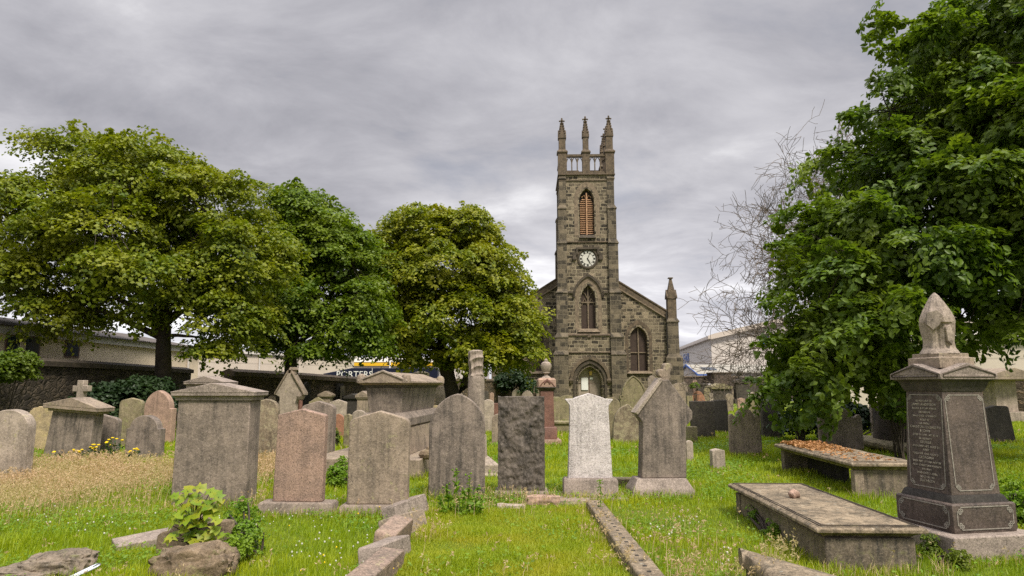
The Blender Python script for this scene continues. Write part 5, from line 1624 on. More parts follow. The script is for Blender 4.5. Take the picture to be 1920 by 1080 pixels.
# near one
A, B, C_, D_ = G(1357, 903, 0.36), G(1541, 996, 0.36), G(1762, 998, 0.36), G(1532, 916, 0.36)
cx_, cy_ = (A.x + C_.x) / 2, (A.y + C_.y) / 2
w1 = ((C_.x - B.x) + (D_.x - A.x)) / 2
l1 = ((A.y - B.y) + (D_.y - C_.y)) / 2
rz = math.atan2(A.x - B.x, A.y - B.y) * -1
e = empty('table_tomb', (cx_, cy_, 0), rz, 'low table tomb with broad mossy ledger nearest the obelisk, a stone lying on it', 'tomb', 'table tombs on the right')
slab_top(w1, l1, 0.10, 'ledger', e, 0.26, 0.006)
obj('side_wall', MB().box(-w1 / 2 + 0.09, w1 / 2 - 0.09, -l1 / 2 + 0.06, l1 / 2 - 0.1, -0.2, 0.265), M['tombside'], e, bevel=0.015)
obj('corner_post', MB().box(-w1 / 2 + 0.07, -w1 / 2 + 0.17, l1 / 2 - 0.22, l1 / 2 - 0.08, -0.2, 0.263), M['tombside'], e, bevel=0.01)
TUFTS.append((cx_ - w1 / 2, cx_ - w1 / 2 + 0.1, cy_ - l1 / 2, cy_ + l1 / 2, 0.17, 0.3))
TUFTS.append((cx_ - w1 / 2, cx_ + w1 / 2, cy_ - l1 / 2 - 0.12, cy_ - l1 / 2 + 0.05, 0.15, 0.5))
SKIP.append((cx_ - w1 / 2 + 0.1, cx_ + w1 / 2 - 0.08, cy_ - l1 / 2 + 0.08, cy_ + l1 / 2 - 0.1))
pb = G(1490, 935, 0.36)
bm = bmesh.new()
bmesh.ops.create_icosphere(bm, subdivisions=3, radius=1)
for v in bm.verts:
    v.co = Vector((v.co.x * 0.075, v.co.y * 0.055, v.co.z * 0.05)) * (1 + 0.10 * math.sin(5 * v.co.x + 3 * v.co.z) + 0.07 * math.sin(9 * v.co.y))
me = bpy.data.meshes.new('loose_stone'); bm.to_mesh(me); bm.free()
tag(link_mesh('loose_stone', me, M['palepink'], None, (pb.x, pb.y, 0.41), (0.2, 0.1, 0.6), smooth=40), 'pinkish rounded loose stone lying on the nearest table tomb', 'stone')
# far one
A, B, C_ = G(1452, 832, 0.50), G(1598, 868, 0.50), G(1700, 866, 0.50)
w2 = C_.x - B.x + 0.12
l2 = A.y - B.y
cx_, cy_ = B.x + w2 / 2 + (A.x - B.x) / 2, (A.y + B.y) / 2
e2 = empty('table_tomb', (cx_, cy_, 0), -math.atan2(A.x - B.x, A.y - B.y), 'raised table tomb on stone ends covered with orange fallen leaves', 'tomb', 'table tombs on the right')
slab_top(w2, l2, 0.12, 'ledger', e2, 0.38, 0.02)
obj('end_panel', MB().box(-w2 / 2 + 0.1, w2 / 2 - 0.08, -l2 / 2 + 0.1, -l2 / 2 + 0.24, -0.2, 0.384), M['tombside'], e2, bevel=0.012)
obj('end_panel', MB().box(-w2 / 2 + 0.08, w2 / 2 - 0.08, l2 / 2 - 0.24, l2 / 2 - 0.1, -0.2, 0.384), M['tombside'], e2, bevel=0.012)
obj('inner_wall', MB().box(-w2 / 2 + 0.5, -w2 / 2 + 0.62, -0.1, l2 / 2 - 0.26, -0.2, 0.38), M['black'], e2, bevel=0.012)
obj('corner_post', MB().box(-w2 / 2 + 0.07, -w2 / 2 + 0.2, -l2 / 2 + 0.09, -l2 / 2 + 0.22, -0.2, 0.382), M['warm'], e2, bevel=0.01)
TUFTS.append((cx_ - w2 / 2, cx_ + w2 / 2, cy_ - l2 / 2 - 0.05, cy_ - l2 / 2 + 0.1, 0.18, 0.1))
LIT = (cx_, cy_, w2, l2, e2.rotation_euler.z)
# fallen mossy slab behind it
b = G(1660, 855)
o = tag(obj('fallen_slab', MB().stack([(0.8, 0.9, 0.0), (0.86, 0.96, 0.06), (0.86, 0.96, 0.15), (0.7, 0.8, 0.22)]), M['olive'], None, (b.x + 0.9, b.y + 1.0, 0.05), (R(3), R(4), R(8)), bevel=0.02), 'mossy fallen ledger slab in shade behind the leaf covered table tomb', 'slab')
# near coped slab, bottom right
ZT = 0.24
A_, B_ = G(1390, 1028, ZT), G(1573, 1079, ZT)
C2, D2 = G(1398, 1046, ZT - 0.02), G(1448, 1082, ZT - 0.02)
o = empty('fallen_ledger', (A_.x, A_.y, 0), 0, 'pale tapering coped gravestone lying at the bottom edge, right of centre', 'ledger')
mb, mu = MB(), MB()
loops, lo2 = [], []
for t_ in (-0.03, 0.0, 0.04, 0.3, 0.7, 1.2, 2.2):
    p = A_.lerp(B_, max(t_, 0)); q_ = C2.lerp(D2, max(t_, 0) * 1.35)
    ex = Vector((-0.02, 0.02, 0)) if t_ < 0 else Vector((0, 0, 0))
    k_ = 0.8 if t_ < 0 else 1.0
    L = []
    for s_, dz_ in ((-0.03, -0.10), (-0.06, -0.06), (-0.03, -0.02), (0.05, 0.0), (0.5, 0.022), (0.95, 0.0), (1.03, -0.025), (1.06, -0.065), (1.03, -0.10)):
        w_ = p.lerp(q_, s_)
        L.append((w_.x - A_.x + ex.x, w_.y - A_.y + ex.y, ZT + dz_ * (2 - k_)))
    loops.append(L)
    if t_ >= 0.04:
        a_, b_ = p.lerp(q_, 0.08), p.lerp(q_, 0.92)
        lo2.append([(a_.x - A_.x, a_.y - A_.y, -0.2), (b_.x - A_.x, b_.y - A_.y, -0.2), (b_.x - A_.x, b_.y - A_.y, ZT - 0.095), (a_.x - A_.x, a_.y - A_.y, ZT - 0.095)])
mb.loft(loops); mu.loft(lo2)
obj('ledger', mb, M['ledger'], o, smooth=50)
obj('under_course', mu, M['tombside'], o, smooth=0)
SKIP.append((A_.x + 0.1, A_.x + 0.7, A_.y - 0.75, A_.y - 0.2))

# ------------------------------------------------------------------ kerbs of the grave plot
kl = [(757, 968, 0.62, -16), (750, 1000, 0.50, -22), (728, 1028, 0.34, -30), (722, 1053, 0.44, -12), (700, 1092, 0.5, -14)]
lab = ['tilted grey kerb block nearest the brown grey headstone', 'second kerb block behind, its sloping face lit, left plot edge', 'short pinkish kerb block jutting up mid way along the left plot edge', 'speckled grey kerb block near the bottom of the left plot edge', 'kerb block cut by the bottom edge of the photo, left plot edge']
ys = [8.55, 7.75, 7.05, 6.45, 5.75]
xs = [at(757, 966, 8.5).x, at(753, 1000, 7.8).x, at(738, 1028, 7.1).x, at(728, 1050, 6.5).x, at(704, 1085, 5.8).x]
for i in range(5):
    yy = ys[i]
    xx = [-1.30, -1.19, -1.21, -1.16, -1.13][i]
    L_ = [0.72, 0.74, 0.56, 0.68, 0.9][i]
    o = obj('kerb_block', MB().prism_x([(-L_ / 2, -0.12), (L_ / 2, -0.12), (L_ / 2, 0.14), (L_ / 2 - 0.02, 0.17), (-L_ / 2 + 0.02, 0.17), (-L_ / 2, 0.14)], -0.105, 0.105), M[['cap', 'warm', 'kerbpink', 'cap', 'kerbpink'][i]], None, (xx, yy, [0.02, 0.0, 0.04, 0.0, -0.01][i]), (R([3, -4, 7, -3, 2][i]), R([-14, -20, 10, -8, 4][i]), R([-24, -17, -10, -15, -9][i])), bevel=0.012)
    tag(o, lab[i], 'kerb', 'loose kerb blocks along the left of the plot')
    SKIP.append((xx - 0.15, xx + 0.15, yy - L_ / 2, yy + L_ / 2))
o = obj('kerb', MB().prism_x([(4.0, -0.15), (9.0, -0.15), (9.0, 0.12), (4.0, 0.12)], -0.105, 0.105), M['ledger'], None, (1.16, 0, 0), (0, 0, R(0.6)), bevel=0.018)
tag(o, 'long straight stone kerb with dark sockets along the right of the plot', 'kerb')
mb = MB()
for i in range(26):
    mb.stack([(0.016, 0.02, 0.0), (0.016, 0.02, 0.003)], 0.0, 4.6 + i * 0.17)
obj('railing_socket', mb, M['black'], o, (0, 0, 0.12))
SKIP.append((1.0, 1.24, 4, 9.0))
for (u_, v_, L_, hh_, lb_, mt) in ((1018, 948, 0.46, 0.11, 'broken tan kerb stone before the rock faced block', 'palepink'), (1075, 948, 0.5, 0.06, 'low flat kerb stone before the white headstone base', 'warm'), (958, 955, 0.36, 0.04, 'flat grey stone flush in dry grass before the rock faced block', 'pale')):
    b = G(u_, v_)
    o = rough_block('kerb_stone', '', b.x - L_ / 2, b.x + L_ / 2, b.y, 0.2, -0.06, hh_, mt, u_, 0.05, n=10)
    o.rotation_euler.z = R((u_ % 7) - 3)
    tag(o, lb_, 'kerb', 'broken kerb stones at the head of the plot')
    SKIP.append((b.x - L_ / 2, b.x + L_ / 2, b.y, b.y + 0.2))

# ------------------------------------------------------------------ foreground left: broken headstone, rocks, slab
b = G(372, 1062)
e = empty('broken_headstone', (b.x, b.y + 0.25, 0), R(-12), 'broken scroll topped brown headstone stump with a sapling growing over it', 'gravestone')
YY = b.y + 0.25
def bq(u, v): return (at(u, v, YY).x - b.x, at(u, v, YY).z)
L = [(bq(275, 1060)[0], -0.15), (bq(425, 1060)[0], -0.15), bq(423, 1030), bq(414, 978), bq(398, 977), bq(380, 984), bq(352, 972), bq(330, 968), bq(315, 982), bq(300, 1000), bq(285, 1003), bq(275, 1010), bq(274, 1035)]
obj('slab', MB().prism(L, 0, 0.20), M['rubble'], e, (0, 0, 0), (R(-6), 0, 0), bevel=0.015)
SAP = Vector((at(365, 1015, YY).x, YY - 0.05, 0.12))
def rock(label, u, v, sx, sy, sz, seed, rz=0, mat='rubble', lift=0.3):
    from mathutils import noise as mn
    b = G(u, v)
    bm = bmesh.new()
    bmesh.ops.create_icosphere(bm, subdivisions=5, radius=1)
    for q_ in bm.verts:
        p = q_.co.copy()
        p = Vector([math.copysign(abs(x) ** 0.7, x) for x in p])
        n_ = mn.fractal(q_.co * 1.7 + Vector((seed, 0, seed)), 0.9, 2.1, 6)
        q_.co = Vector((p.x * sx, p.y * sy, p.z * sz)) * (1 + 0.20 * n_ + 0.06 * mn.fractal(q_.co * 7 + Vector((seed, 1, 0)), 0.8, 2.1, 5))
    me = bpy.data.meshes.new('rock'); bm.to_mesh(me); bm.free()
    o = link_mesh('rock', me, M[mat], None, (b.x, b.y + sy, sz * lift), (0, 0, rz), smooth=50)
    SKIP.append((b.x - sx * 0.8, b.x + sx * 0.8, b.y, b.y + 2 * sy))
    return tag(o, label, 'rock', 'rough rocks in the left foreground')
rock('big rough brown rock in front of the broken headstone', 345, 1092, 0.34, 0.2, 0.20, 4.1, 0.1, lift=0.25)
rock('pale lumpy rock low at the bottom left corner', 78, 1092, 0.27, 0.2, 0.13, 9.3, 0.2, 'tombside', lift=0.5)
rock('flat pale rock fragment cut by the bottom left corner', 20, 1100, 0.3, 0.2, 0.08, 2.2, -0.1, 'tombside', lift=0.4)
b = G(250, 1040)
o = obj('fallen_slab', MB().prism([(-0.42, -0.05), (0.42, -0.05), (0.42, 0.05), (-0.42, 0.05)], -0.16, 0.16), M['cap'], None, (b.x, b.y + 0.5, 0.045), (R(4), R(-5), R(38)), bevel=0.012)
tag(o, 'grey speckled fallen slab lying in grass left of the broken headstone', 'slab')
SKIP.append((b.x - 0.4, b.x + 0.4, b.y + 0.2, b.y + 0.9))
# chrome loop at the bottom edge
b = G(160, 1088)
pts = [(-0.03, 0, -0.05)] + [(0.0 + 0.012 * k, 0.03 * k, 0.03 + 0.012 * k) for k in range(0, 8)]
P0, P1 = Vector((-0.09, -0.16, 0.03)), Vector((0.075, 0.0, 0.11))
d = (P1 - P0).normalized(); s_ = Vector((d.y, -d.x, 0)).normalized() * 0.03
loop = [P0 + s_] + [P0 + s_ + (P1 - P0) * f for f in (0.3, 0.6, 0.9)] + [P1 + s_ * math.cos(a) + d * 0.03 * math.sin(a) for a in np.linspace(0, math.pi, 9)] + [P0 - s_ + (P1 - P0) * f for f in (0.9, 0.6, 0.3)] + [P0 - s_]
o = obj('metal_handle', MB().tube(loop, 0.011, 10), M['chrome'], None, (b.x, b.y, 0))
tag(o, 'shiny chrome tube handle poking up at the bottom left', 'handle')
# ------------------------------------------------------------------ leaves and trees
def rand_unit(n):
    return unit(rng.normal(size=(n, 3)))
def leaves(name, P, N, size, mat, parent=None, long=1.0, droop=0.15, kind=0):
    """one leaf per point: kind 0 a folded rhomb, kind 1 a pointed six cornered leaf, kind 2 a five lobed leaf"""
    n = len(P)
    N = unit(N)
    T = unit(np.cross(N, rand_unit(n)))
    B = np.cross(N, T)
    size = np.broadcast_to(np.asarray(size, float), (n,))[:, None]
    if kind == 0:
        q = [(-.5, 0, 0), (0, .36, .10), (.5, 0, -droop), (0, -.36, .10)]
        fs = [(0, 1, 2, 3)]
    elif kind == 1:
        q = [(-.5, 0, 0), (-.15, .30, .06), (.2, .25, .03), (.55, 0, -droop), (.2, -.25, .03), (-.15, -.30, .06)]
        fs = [(0, 1, 2, 3), (0, 3, 4, 5)]
    else:
        q = [(-.45, 0, 0), (-.35, .42, .0), (-.05, .26, .04), (.12, .48, -.04), (.20, .16, .03), (.55, 0, -droop), (.20, -.16, .03), (.12, -.48, -.04), (-.05, -.26, .04), (-.35, -.42, .0)]
        fs = [(0, 1, 2, 4), (2, 3, 4), (0, 4, 5, 6), (0, 6, 8, 9), (6, 7, 8)]
    V = np.stack([P + size * (T * (a * long) + B * b + N * c) for a, b, c in q], 1).reshape(-1, 3)
    k = len(q)
    base = (np.arange(n) * k)[:, None]
    by = {}
    for f in fs:
        by.setdefault(len(f), []).append(base + np.array(f)[None, :])
    F_ = [np.concatenate(v) for v in by.values()]
    return np_mesh(name, V, F_, mat, parent)

def crown_points(ells, nclump, per, crad, flat=0.35, up=0.8, hang=0.25, inner=0.45, spread=0.55):
    """ells: (centre, radii, weight). Leaf clumps like drooping shelves sit mostly near each lobe's surface."""
    wts = np.array([e[2] for e in ells], float); wts /= wts.sum()
    cs, ms, rs = [], [], []
    for (c, r, _), m in zip(ells, rng.multinomial(nclump, wts)):
        d = rand_unit(m)
        f = inner + (1 - inner) * rng.random(m) ** 0.55
        p = np.array(c) + d * np.array(r) * f[:, None]
        nn = unit(d / np.array(r))
        cs.append(p); ms.append(unit(nn * (1 - up) + np.array([0, 0, up]))); rs.append(crad * rng.uniform(0.6, 1.35, m))
    c, m, r = np.concatenate(cs), np.concatenate(ms), np.concatenate(rs)
    n = len(c)
    rep = np.repeat(np.arange(n), per)
    k = len(rep)
    t1 = unit(np.cross(m, rand_unit(n))); t2 = np.cross(m, t1)
    ang = rng.uniform(0, 6.283, k); rad = np.sqrt(rng.random(k))
    wob = 1 + 0.25 * np.sin(3 * ang + rep)
    rr = (r[rep] * rad * wob)[:, None]
    P = c[rep] + t1[rep] * np.cos(ang)[:, None] * rr + t2[rep] * np.sin(ang)[:, None] * rr
    hgt = (flat * r[rep] * ((1 - rad ** 2) * rng.random(k) ** 0.6 - 0.4 * rad ** 2)) + rng.normal(0, 0.05 * crad, k)
    P = P + m[rep] * hgt[:, None]
    P[:, 2] -= hang * r[rep] * rad ** 2
    radial = t1[rep] * np.cos(ang)[:, None] + t2[rep] * np.sin(ang)[:, None]
    N = m[rep] + radial * (0.7 * rad)[:, None] + rng.normal(0, spread, (k, 3))
    return P, N, c

def bough_points(ells, nclump, per, length, width, droop=0.40):
    # sprays of leaves: short twigs running outward and drooping at the tip
    wts = np.array([e[2] for e in ells], float); wts /= wts.sum()
    cs, ds = [], []
    for (c, r, _), m in zip(ells, rng.multinomial(nclump, wts)):
        d = rand_unit(m)
        f = 0.45 + 0.55 * rng.random(m) ** 0.6
        cs.append(np.array(c) + d * np.array(r) * f[:, None])
        nn = unit(d / np.array(r))
        ds.append(unit(nn * np.array([1, 1, 0.5]) + np.array([0, 0, -0.12]) + rng.normal(0, 0.35, (m, 3))))
    c, a = np.concatenate(cs), np.concatenate(ds)
    n = len(c)
    L = length * rng.uniform(0.55, 1.5, n)
    sd = unit(np.cross(a, np.array([0, 0, 1.0]) + rng.normal(0, 0.15, (n, 3))))
    upv = np.cross(sd, a)
    rep = np.repeat(np.arange(n), per)
    k = len(rep)
    s = rng.random(k) ** 0.8
    lat = rng.uniform(-1, 1, k) * np.sin(np.pi * np.clip(s * 0.85 + 0.15, 0, 1)) ** 0.7
    P = c[rep] + a[rep] * ((s - 0.35) * L[rep])[:, None] + sd[rep] * (lat * width * L[rep])[:, None] + upv[rep] * rng.normal(0, 0.05, k)[:, None] * L[rep][:, None]
    P[:, 2] -= L[rep] * (droop * np.clip(s, 0, 1) ** 2 + 0.55 * droop * lat ** 2)
    N = upv[rep] + a[rep] * (0.75 * s)[:, None] + sd[rep] * (0.5 * lat)[:, None] + rng.normal(0, 0.38, (k, 3))
    return P, N, c

def limb(mb, a, b, r0, r1, bend=0.15, n=7, up=0.2):
    a, b = Vector(a), Vector(b)
    L = (b - a).length
    off = Vector(rng.normal(0, bend * L, 3)); off.z = abs(off.z) * 0.5 + up * L
    pts, rad = [], []
    for i in range(n + 1):
        t = i / n
        p = a.lerp(b, t) + off * (t * (1 - t)) + Vector(rng.normal(0, 0.012 * L, 3)) * (0 < t < 1)
        pts.append(p); rad.append(r0 + (r1 - r0) * t ** 0.8)
    mb.tube(pts, rad, 7)
    return pts, rad
def tree(label, base, fork, tr, ells, nclump, per, crad, lsize, mat, name='sycamore_tree', nl=12, nt=150, kind=0, group=None, forks=1, **kw):
    e = empty(name, (base[0], base[1], 0), 0, label, 'tree', group)
    o = np.array([base[0], base[1], 0.0])
    ells = [(np.array(c) - o, r, w_) for c, r, w_ in ells]
    sprays = kw.pop('sprays', None)
    P, N, C = bough_points(ells, nclump, per, crad, **kw) if 'width' in kw else crown_points(ells, nclump, per, crad, **kw)
    if sprays:
        P2, N2, C2 = bough_points(ells, *sprays)
        P, N, C = np.concatenate((P, P2)), np.concatenate((N, N2)), np.concatenate((C, C2))
    keep = P[:, 2] > 0.3
    leaves('crown', P[keep], N[keep], lsize * rng.uniform(0.7, 1.25, keep.sum()), mat, e, kind=kind)
    mb = MB()
    fk = Vector(fork) - Vector(o)
    pts, rad = [], []
    for i in range(9):
        t = i / 8
        pts.append(Vector((0, 0, -0.2)).lerp(fk, t) + Vector((0.06 * math.sin(5 * t), 0.05 * math.sin(4 * t + 1), 0)) * tr * 3)
        rad.append(tr * (1.45 - 0.6 * t if t < 0.15 else 1.36 - 0.5 * t))
    mb.tube(pts, rad, 12)
    tops = [C[i] for i in rng.choice(len(C), nl, replace=False)]
    # spread the main limbs
    best = [C[np.argmax(C[:, 2])]]
    while len(best) < nl:
        d = np.min([np.linalg.norm(C - b_, axis=1) for b_ in best], axis=0)
        best.append(C[np.argmax(d)])
    nodes = []
    for b_ in best:
        tgt = Vector(fk).lerp(Vector(b_), 0.86)
        st = pts[-1] if random.random() < 0.6 else pts[-2]
        p, r_ = limb(mb, st, tgt, tr * random.uniform(0.34, 0.55), tr * 0.07)
        nodes += list(zip(p[2:], r_[2:]))
    A = np.array([q[0][:] for q in nodes])
    for i in rng.choice(len(C), min(nt, len(C)), replace=False):
        j = np.argmin(np.linalg.norm(A - C[i], axis=1) + rng.uniform(0, 0.6, len(A)))
        limb(mb, nodes[j][0], C[i], min(nodes[j][1] * 0.6, 0.06), 0.012, 0.12, 4, 0.1)
    obj('trunk', mb, M['bark'], e, smooth=60)
    return e
def ell(u, v, ru, rv, Y, rd, dy=0, w=1.0):    # a lobe of the crown: where it stands, how large it is
    c = at(u, v, Y + dy)
    g = 14 * 25 / (Y + dy)
    return (np.array(c), np.array((wid(max(ru - g, ru * 0.5), v, Y + dy), rd, wid(max(rv - g, rv * 0.5), v, Y + dy))), w * (ru * rv) ** 0.75)

TG = 'sycamore trees along the left wall'
Y1 = 25.0
b = at(306, 700, Y1); f_ = at(312, 610, Y1)
tree('largest spreading sycamore tree at far left, its trunk standing before the dark wall', (b.x, Y1), (f_.x, Y1, f_.z), 0.27, [
    ell(158, 298, 90, 56, Y1, 2.4, 0.5), ell(270, 330, 130, 75, Y1, 3.2), ell(390, 385, 125, 85, Y1, 3.2), ell(85, 400, 105, 80, Y1, 3.0, -0.5),
    ell(230, 435, 150, 80, Y1, 3.8, -1), ell(455, 480, 95, 95, Y1, 3.0), ell(90, 520, 120, 75, Y1, 3.0, -0.5), ell(300, 520, 140, 58, Y1, 3.6, -1.2),
    ell(440, 590, 70, 65, Y1, 2.4, -0.5), ell(120, 580, 70, 36, Y1, 2.0, -1, 0.7), ell(245, 590, 45, 26, Y1, 2.0, -1.5, 0.5), ell(400, 650, 45, 26, Y1, 1.5, -1, 0.5), ell(70, 622, 40, 14, Y1, 1.0, -1, 0.25),
    ell(-70, 470, 60, 80, Y1, 3.0, 0, 0.6)], 520, 190, 0.78, 0.145, M['leaf'], group=TG, nt=260, flat=0.28, up=0.85, hang=0.34, spread=0.45, sprays=(650, 60, 1.2, 0.42, 0.3))
Y2 = 32.0
b = at(546, 720, Y2); f_ = at(548, 640, Y2)
tree('middle sycamore tree between the two others, partly hidden behind the largest', (b.x, Y2), (f_.x, Y2, f_.z), 0.30, [
    ell(570, 390, 60, 50, Y2, 2.4), ell(600, 440, 85, 70, Y2, 2.8), ell(550, 490, 80, 80, Y2, 3), ell(645, 480, 75, 75, Y2, 2.6), ell(690, 560, 50, 60, Y2, 2.2), ell(580, 570, 105, 60, Y2, 3.2, -0.5),
    ell(500, 590, 45, 50, Y2, 2.0, -1), ell(660, 600, 70, 55, Y2, 2.4, -0.5), ell(590, 650, 50, 28, Y2, 1.8, -1, 0.7), ell(690, 640, 45, 30, Y2, 1.8, -0.5, 0.7), ell(490, 640, 35, 22, Y2, 1.4, -1, 0.7)],
    440, 165, 0.80, 0.165, M['leaf2'], group=TG, nt=200, flat=0.28, up=0.85, hang=0.34, spread=0.45, sprays=(480, 56, 1.25, 0.42, 0.3))
Y3 = 37.0
b = at(852, 740, Y3); f_ = at(842, 690, Y3)
tree('rounded sycamore tree nearest the church with a forked trunk', (b.x, Y3), (f_.x, Y3, f_.z), 0.36, [
    ell(800, 430, 85, 50, Y3, 3.0), ell(880, 430, 60, 45, Y3, 2.6), ell(830, 500, 120, 70, Y3, 4, -0.5), ell(920, 510, 70, 65, Y3, 3.0), ell(745, 530, 80, 85, Y3, 3.0), ell(730, 455, 45, 45, Y3, 2.2, 0, 0.8),
    ell(850, 590, 120, 60, Y3, 4, -1), ell(960, 590, 58, 60, Y3, 2.8), ell(760, 620, 65, 48, Y3, 2.8, -1), ell(900, 650, 75, 38, Y3, 2.8, -1.5, 0.9), ell(970, 660, 48, 36, Y3, 2.2, -0.5, 0.9), ell(790, 665, 50, 24, Y3, 2.0, -1.5, 0.7)],
    560, 165, 0.82, 0.185, M['leaf3'], group=TG, nt=220, flat=0.28, up=0.82, hang=0.34, spread=0.45, sprays=(600, 56, 1.3, 0.42, 0.3))
# the second stem of its forked trunk
for o_ in bpy.data.objects:
    if o_.get('label', '').startswith('rounded sycamore'):
        mb = MB().tube([(-0.1, 0, 0.6), (0.55, 0.1, 1.6), (1.0, 0.1, 3.0), (1.3, 0.2, 4.6)], [0.3, 0.26, 0.22, 0.14], 10)
        obj('stem', mb, M['bark'], o_, smooth=60)
        mb = MB().tube([(0.05, 0, 0.9), (-0.6, 0.1, 2.2), (-0.9, 0.1, 3.6), (-0.5, 0.2, 5.0)], [0.24, 0.22, 0.2, 0.14], 10)
        obj('stem', mb, M['bark'], o_, smooth=60)

# the big near tree on the right
Y4 = 16.5
bx4 = at(1668, 760, Y4).x
E4 = []
def e4(u, v, ru, rv, Y, rd, w=1.0): E4.append(ell(u + 14 + max(0, min(30, (380 - v) * 0.2)), v - 4, max(ru - 14, ru * 0.6), max(rv - 12, rv * 0.6), Y, rd, 0, w))
e4(1790, 30, 110, 90, 15, 2.3); e4(1900, 60, 130, 130, 14, 2.8); e4(1715, 180, 100, 90, 15, 2.2); e4(1840, 220, 130, 110, 13.5, 2.4); e4(1960, 250, 110, 130, 13.5, 2.4)
e4(1620, 300, 85, 80, 15.5, 2.0); e4(1740, 350, 120, 90, 14, 2.2); e4(1890, 400, 120, 100, 13.5, 2.2); e4(1560, 420, 95, 75, 15, 2.0); e4(1680, 470, 120, 80, 14, 2.0)
e4(1820, 510, 120, 75, 14, 2.0); e4(1520, 510, 85, 70, 14.5, 1.9); e4(1610, 580, 110, 70, 13.8, 1.8); e4(1530, 620, 75, 60, 14, 1.7); e4(1480, 690, 65, 48, 14.2, 1.5); e4(1570, 670, 90, 48, 14.2, 1.5)
e4(1700, 620, 90, 55, 15, 1.8, 0.8); e4(1680, 680, 55, 38, 13.8, 1.2, 0.8); e4(1500, 725, 45, 28, 14.6, 1.0, 0.8); e4(1960, 560, 90, 80, 14, 1.8); e4(1890, 610, 60, 35, 13, 1.2, 0.5); e4(1560, 700, 40, 20, 14.5, 0.8, 0.5)
e4(1685, 70, 45, 45, 14.5, 1.2); e4(1605, 60, 26, 22, 14.5, 0.6, 0.8); e4(1620, 150, 40, 30, 14.5, 0.8, 0.8); e4(1560, 215, 40, 28, 14.8, 0.8, 0.8); e4(1525, 290, 35, 24, 15, 0.7, 0.8); e4(1465, 400, 30, 24, 14.6, 0.6, 0.8); e4(1455, 455, 26, 20, 14.4, 0.6, 0.8); e4(1440, 640, 24, 18, 14.2, 0.5, 0.7); e4(1430, 728, 26, 16, 14.2, 0.5, 0.8); e4(1480, 320, 18, 14, 15, 0.4, 0.5); e4(1500, 350, 20, 14, 15, 0.4, 0.5); e4(1590, 20, 14, 12, 14.5, 0.3, 0.5); e4(1440, 560, 22, 14, 14.4, 0.4, 0.6); e4(1660, 700, 36, 18, 13.6, 0.6, 0.5)
for X_, Y_, Z_, r_ in ((13.5, 17, 9, 3.5), (14.5, 18, 11, 3), (15, 15, 6, 3)):
    E4.append((np.array((X_, Y_, Z_)), np.array((r_, r_, r_ * 0.8)), 7000 ** 0.75))
f4 = at(1680, 560, Y4)
tree('huge leafy broadleaf tree filling the right side with branches down to the headstones', (bx4, Y4), (f4.x, Y4, f4.z), 0.34, E4, 2700, 58, 0.85, 0.135, M['leafbig'], name='broadleaf_tree', nl=18, nt=320, kind=1,
     width=0.34)

# bare twiggy tree behind it
def bare_tree():
    rng = np.random.default_rng(5)
    random = __import__('random').Random(5)
    Yb = 27.0
    b = at(1560, 760, Yb)
    e = empty('bare_tree', (b.x, Yb, 0), 0, 'leafless tree of curling bare twigs reaching left from behind the big right tree', 'tree')
    o = Vector((b.x, Yb, 0))
    mb = MB()
    top = at(1545, 420, Yb) - o
    mb.tube([(0, 0, -0.2), (0.1, 0, 2), (0.0, 0.1, 4.5), top], [0.22, 0.2, 0.16, 0.06], 8)
    obj('trunk', mb, M['bark'], e, smooth=60)
    mb = MB()
    def grow(p, d, r, L, depth):
        n = max(3, int(L / 0.16))
        pts, rad = [p], [r]
        d0 = d.copy()
        curl = Vector(rng.normal(0, 1, 3)) * 0.13
        for i in range(n):
            d = (d + curl + Vector(rng.normal(0, 0.11, 3)) + Vector((0, 0, 0.01)) + (d0 * 0.22 if depth == 1 else d0 * 0.02)).normalized()
            p = p + d * (L / n)
            pts.append(p); rad.append(max(0.0085, r * (1 - 0.8 * (i + 1) / n)))
            if depth < 4 and i > 0 and random.random() < (0.58 if depth < 3 else 0.45):
                ax = Vector(rng.normal(0, 1, 3)).cross(d).normalized()
                grow(p, (Matrix.Rotation(R(random.uniform(30, 75)) * random.choice((-1, 1)), 3, ax) @ d), max(0.0085, rad[-1] * 0.6), L * random.uniform(0.32, 0.6), depth + 1)
        mb.tube(pts, rad, 4 if r < 0.03 else 5)
    starts = [((1530, 640), (1395, 608), 0.055), ((1540, 610), (1360, 470), 0.05), ((1540, 560), (1385, 420), 0.045), ((1545, 540), (1400, 345), 0.045), ((1540, 680), (1400, 665), 0.04),
              ((1540, 480), (1440, 320), 0.04), ((1560, 430), (1480, 300), 0.04), ((1530, 650), (1345, 560), 0.045), ((1530, 600), (1380, 520), 0.04), ((1540, 590), (1410, 430), 0.04), ((1545, 520), (1420, 380), 0.04), ((1540, 640), (1370, 600), 0.04), ((1540, 560), (1450, 350), 0.04), ((1540, 500), (1390, 470), 0.035), ((1530, 660), (1340, 640), 0.04), ((1540, 690), (1400, 700), 0.035), ((1535, 620), (1350, 600), 0.035), ((1545, 450), (1420, 300), 0.035)]
    for (a, c, r) in [(a_, c_, r_ * 1.35) for a_, c_, r_ in starts]:
        p = at(a[0] + 30, a[1], Yb) - o; q_ = at(c[0] + 40, c[1], Yb - 0.8) - o
        d = (q_ - p)
        mb.tube([top * 0.6 + Vector((0, 0, 0)), p], [r * 1.2, r], 5)
        grow(p, d.normalized(), r, d.length * 1.0, 1)
    obj('branches', mb, M['twig'], e, smooth=60)
bare_tree()

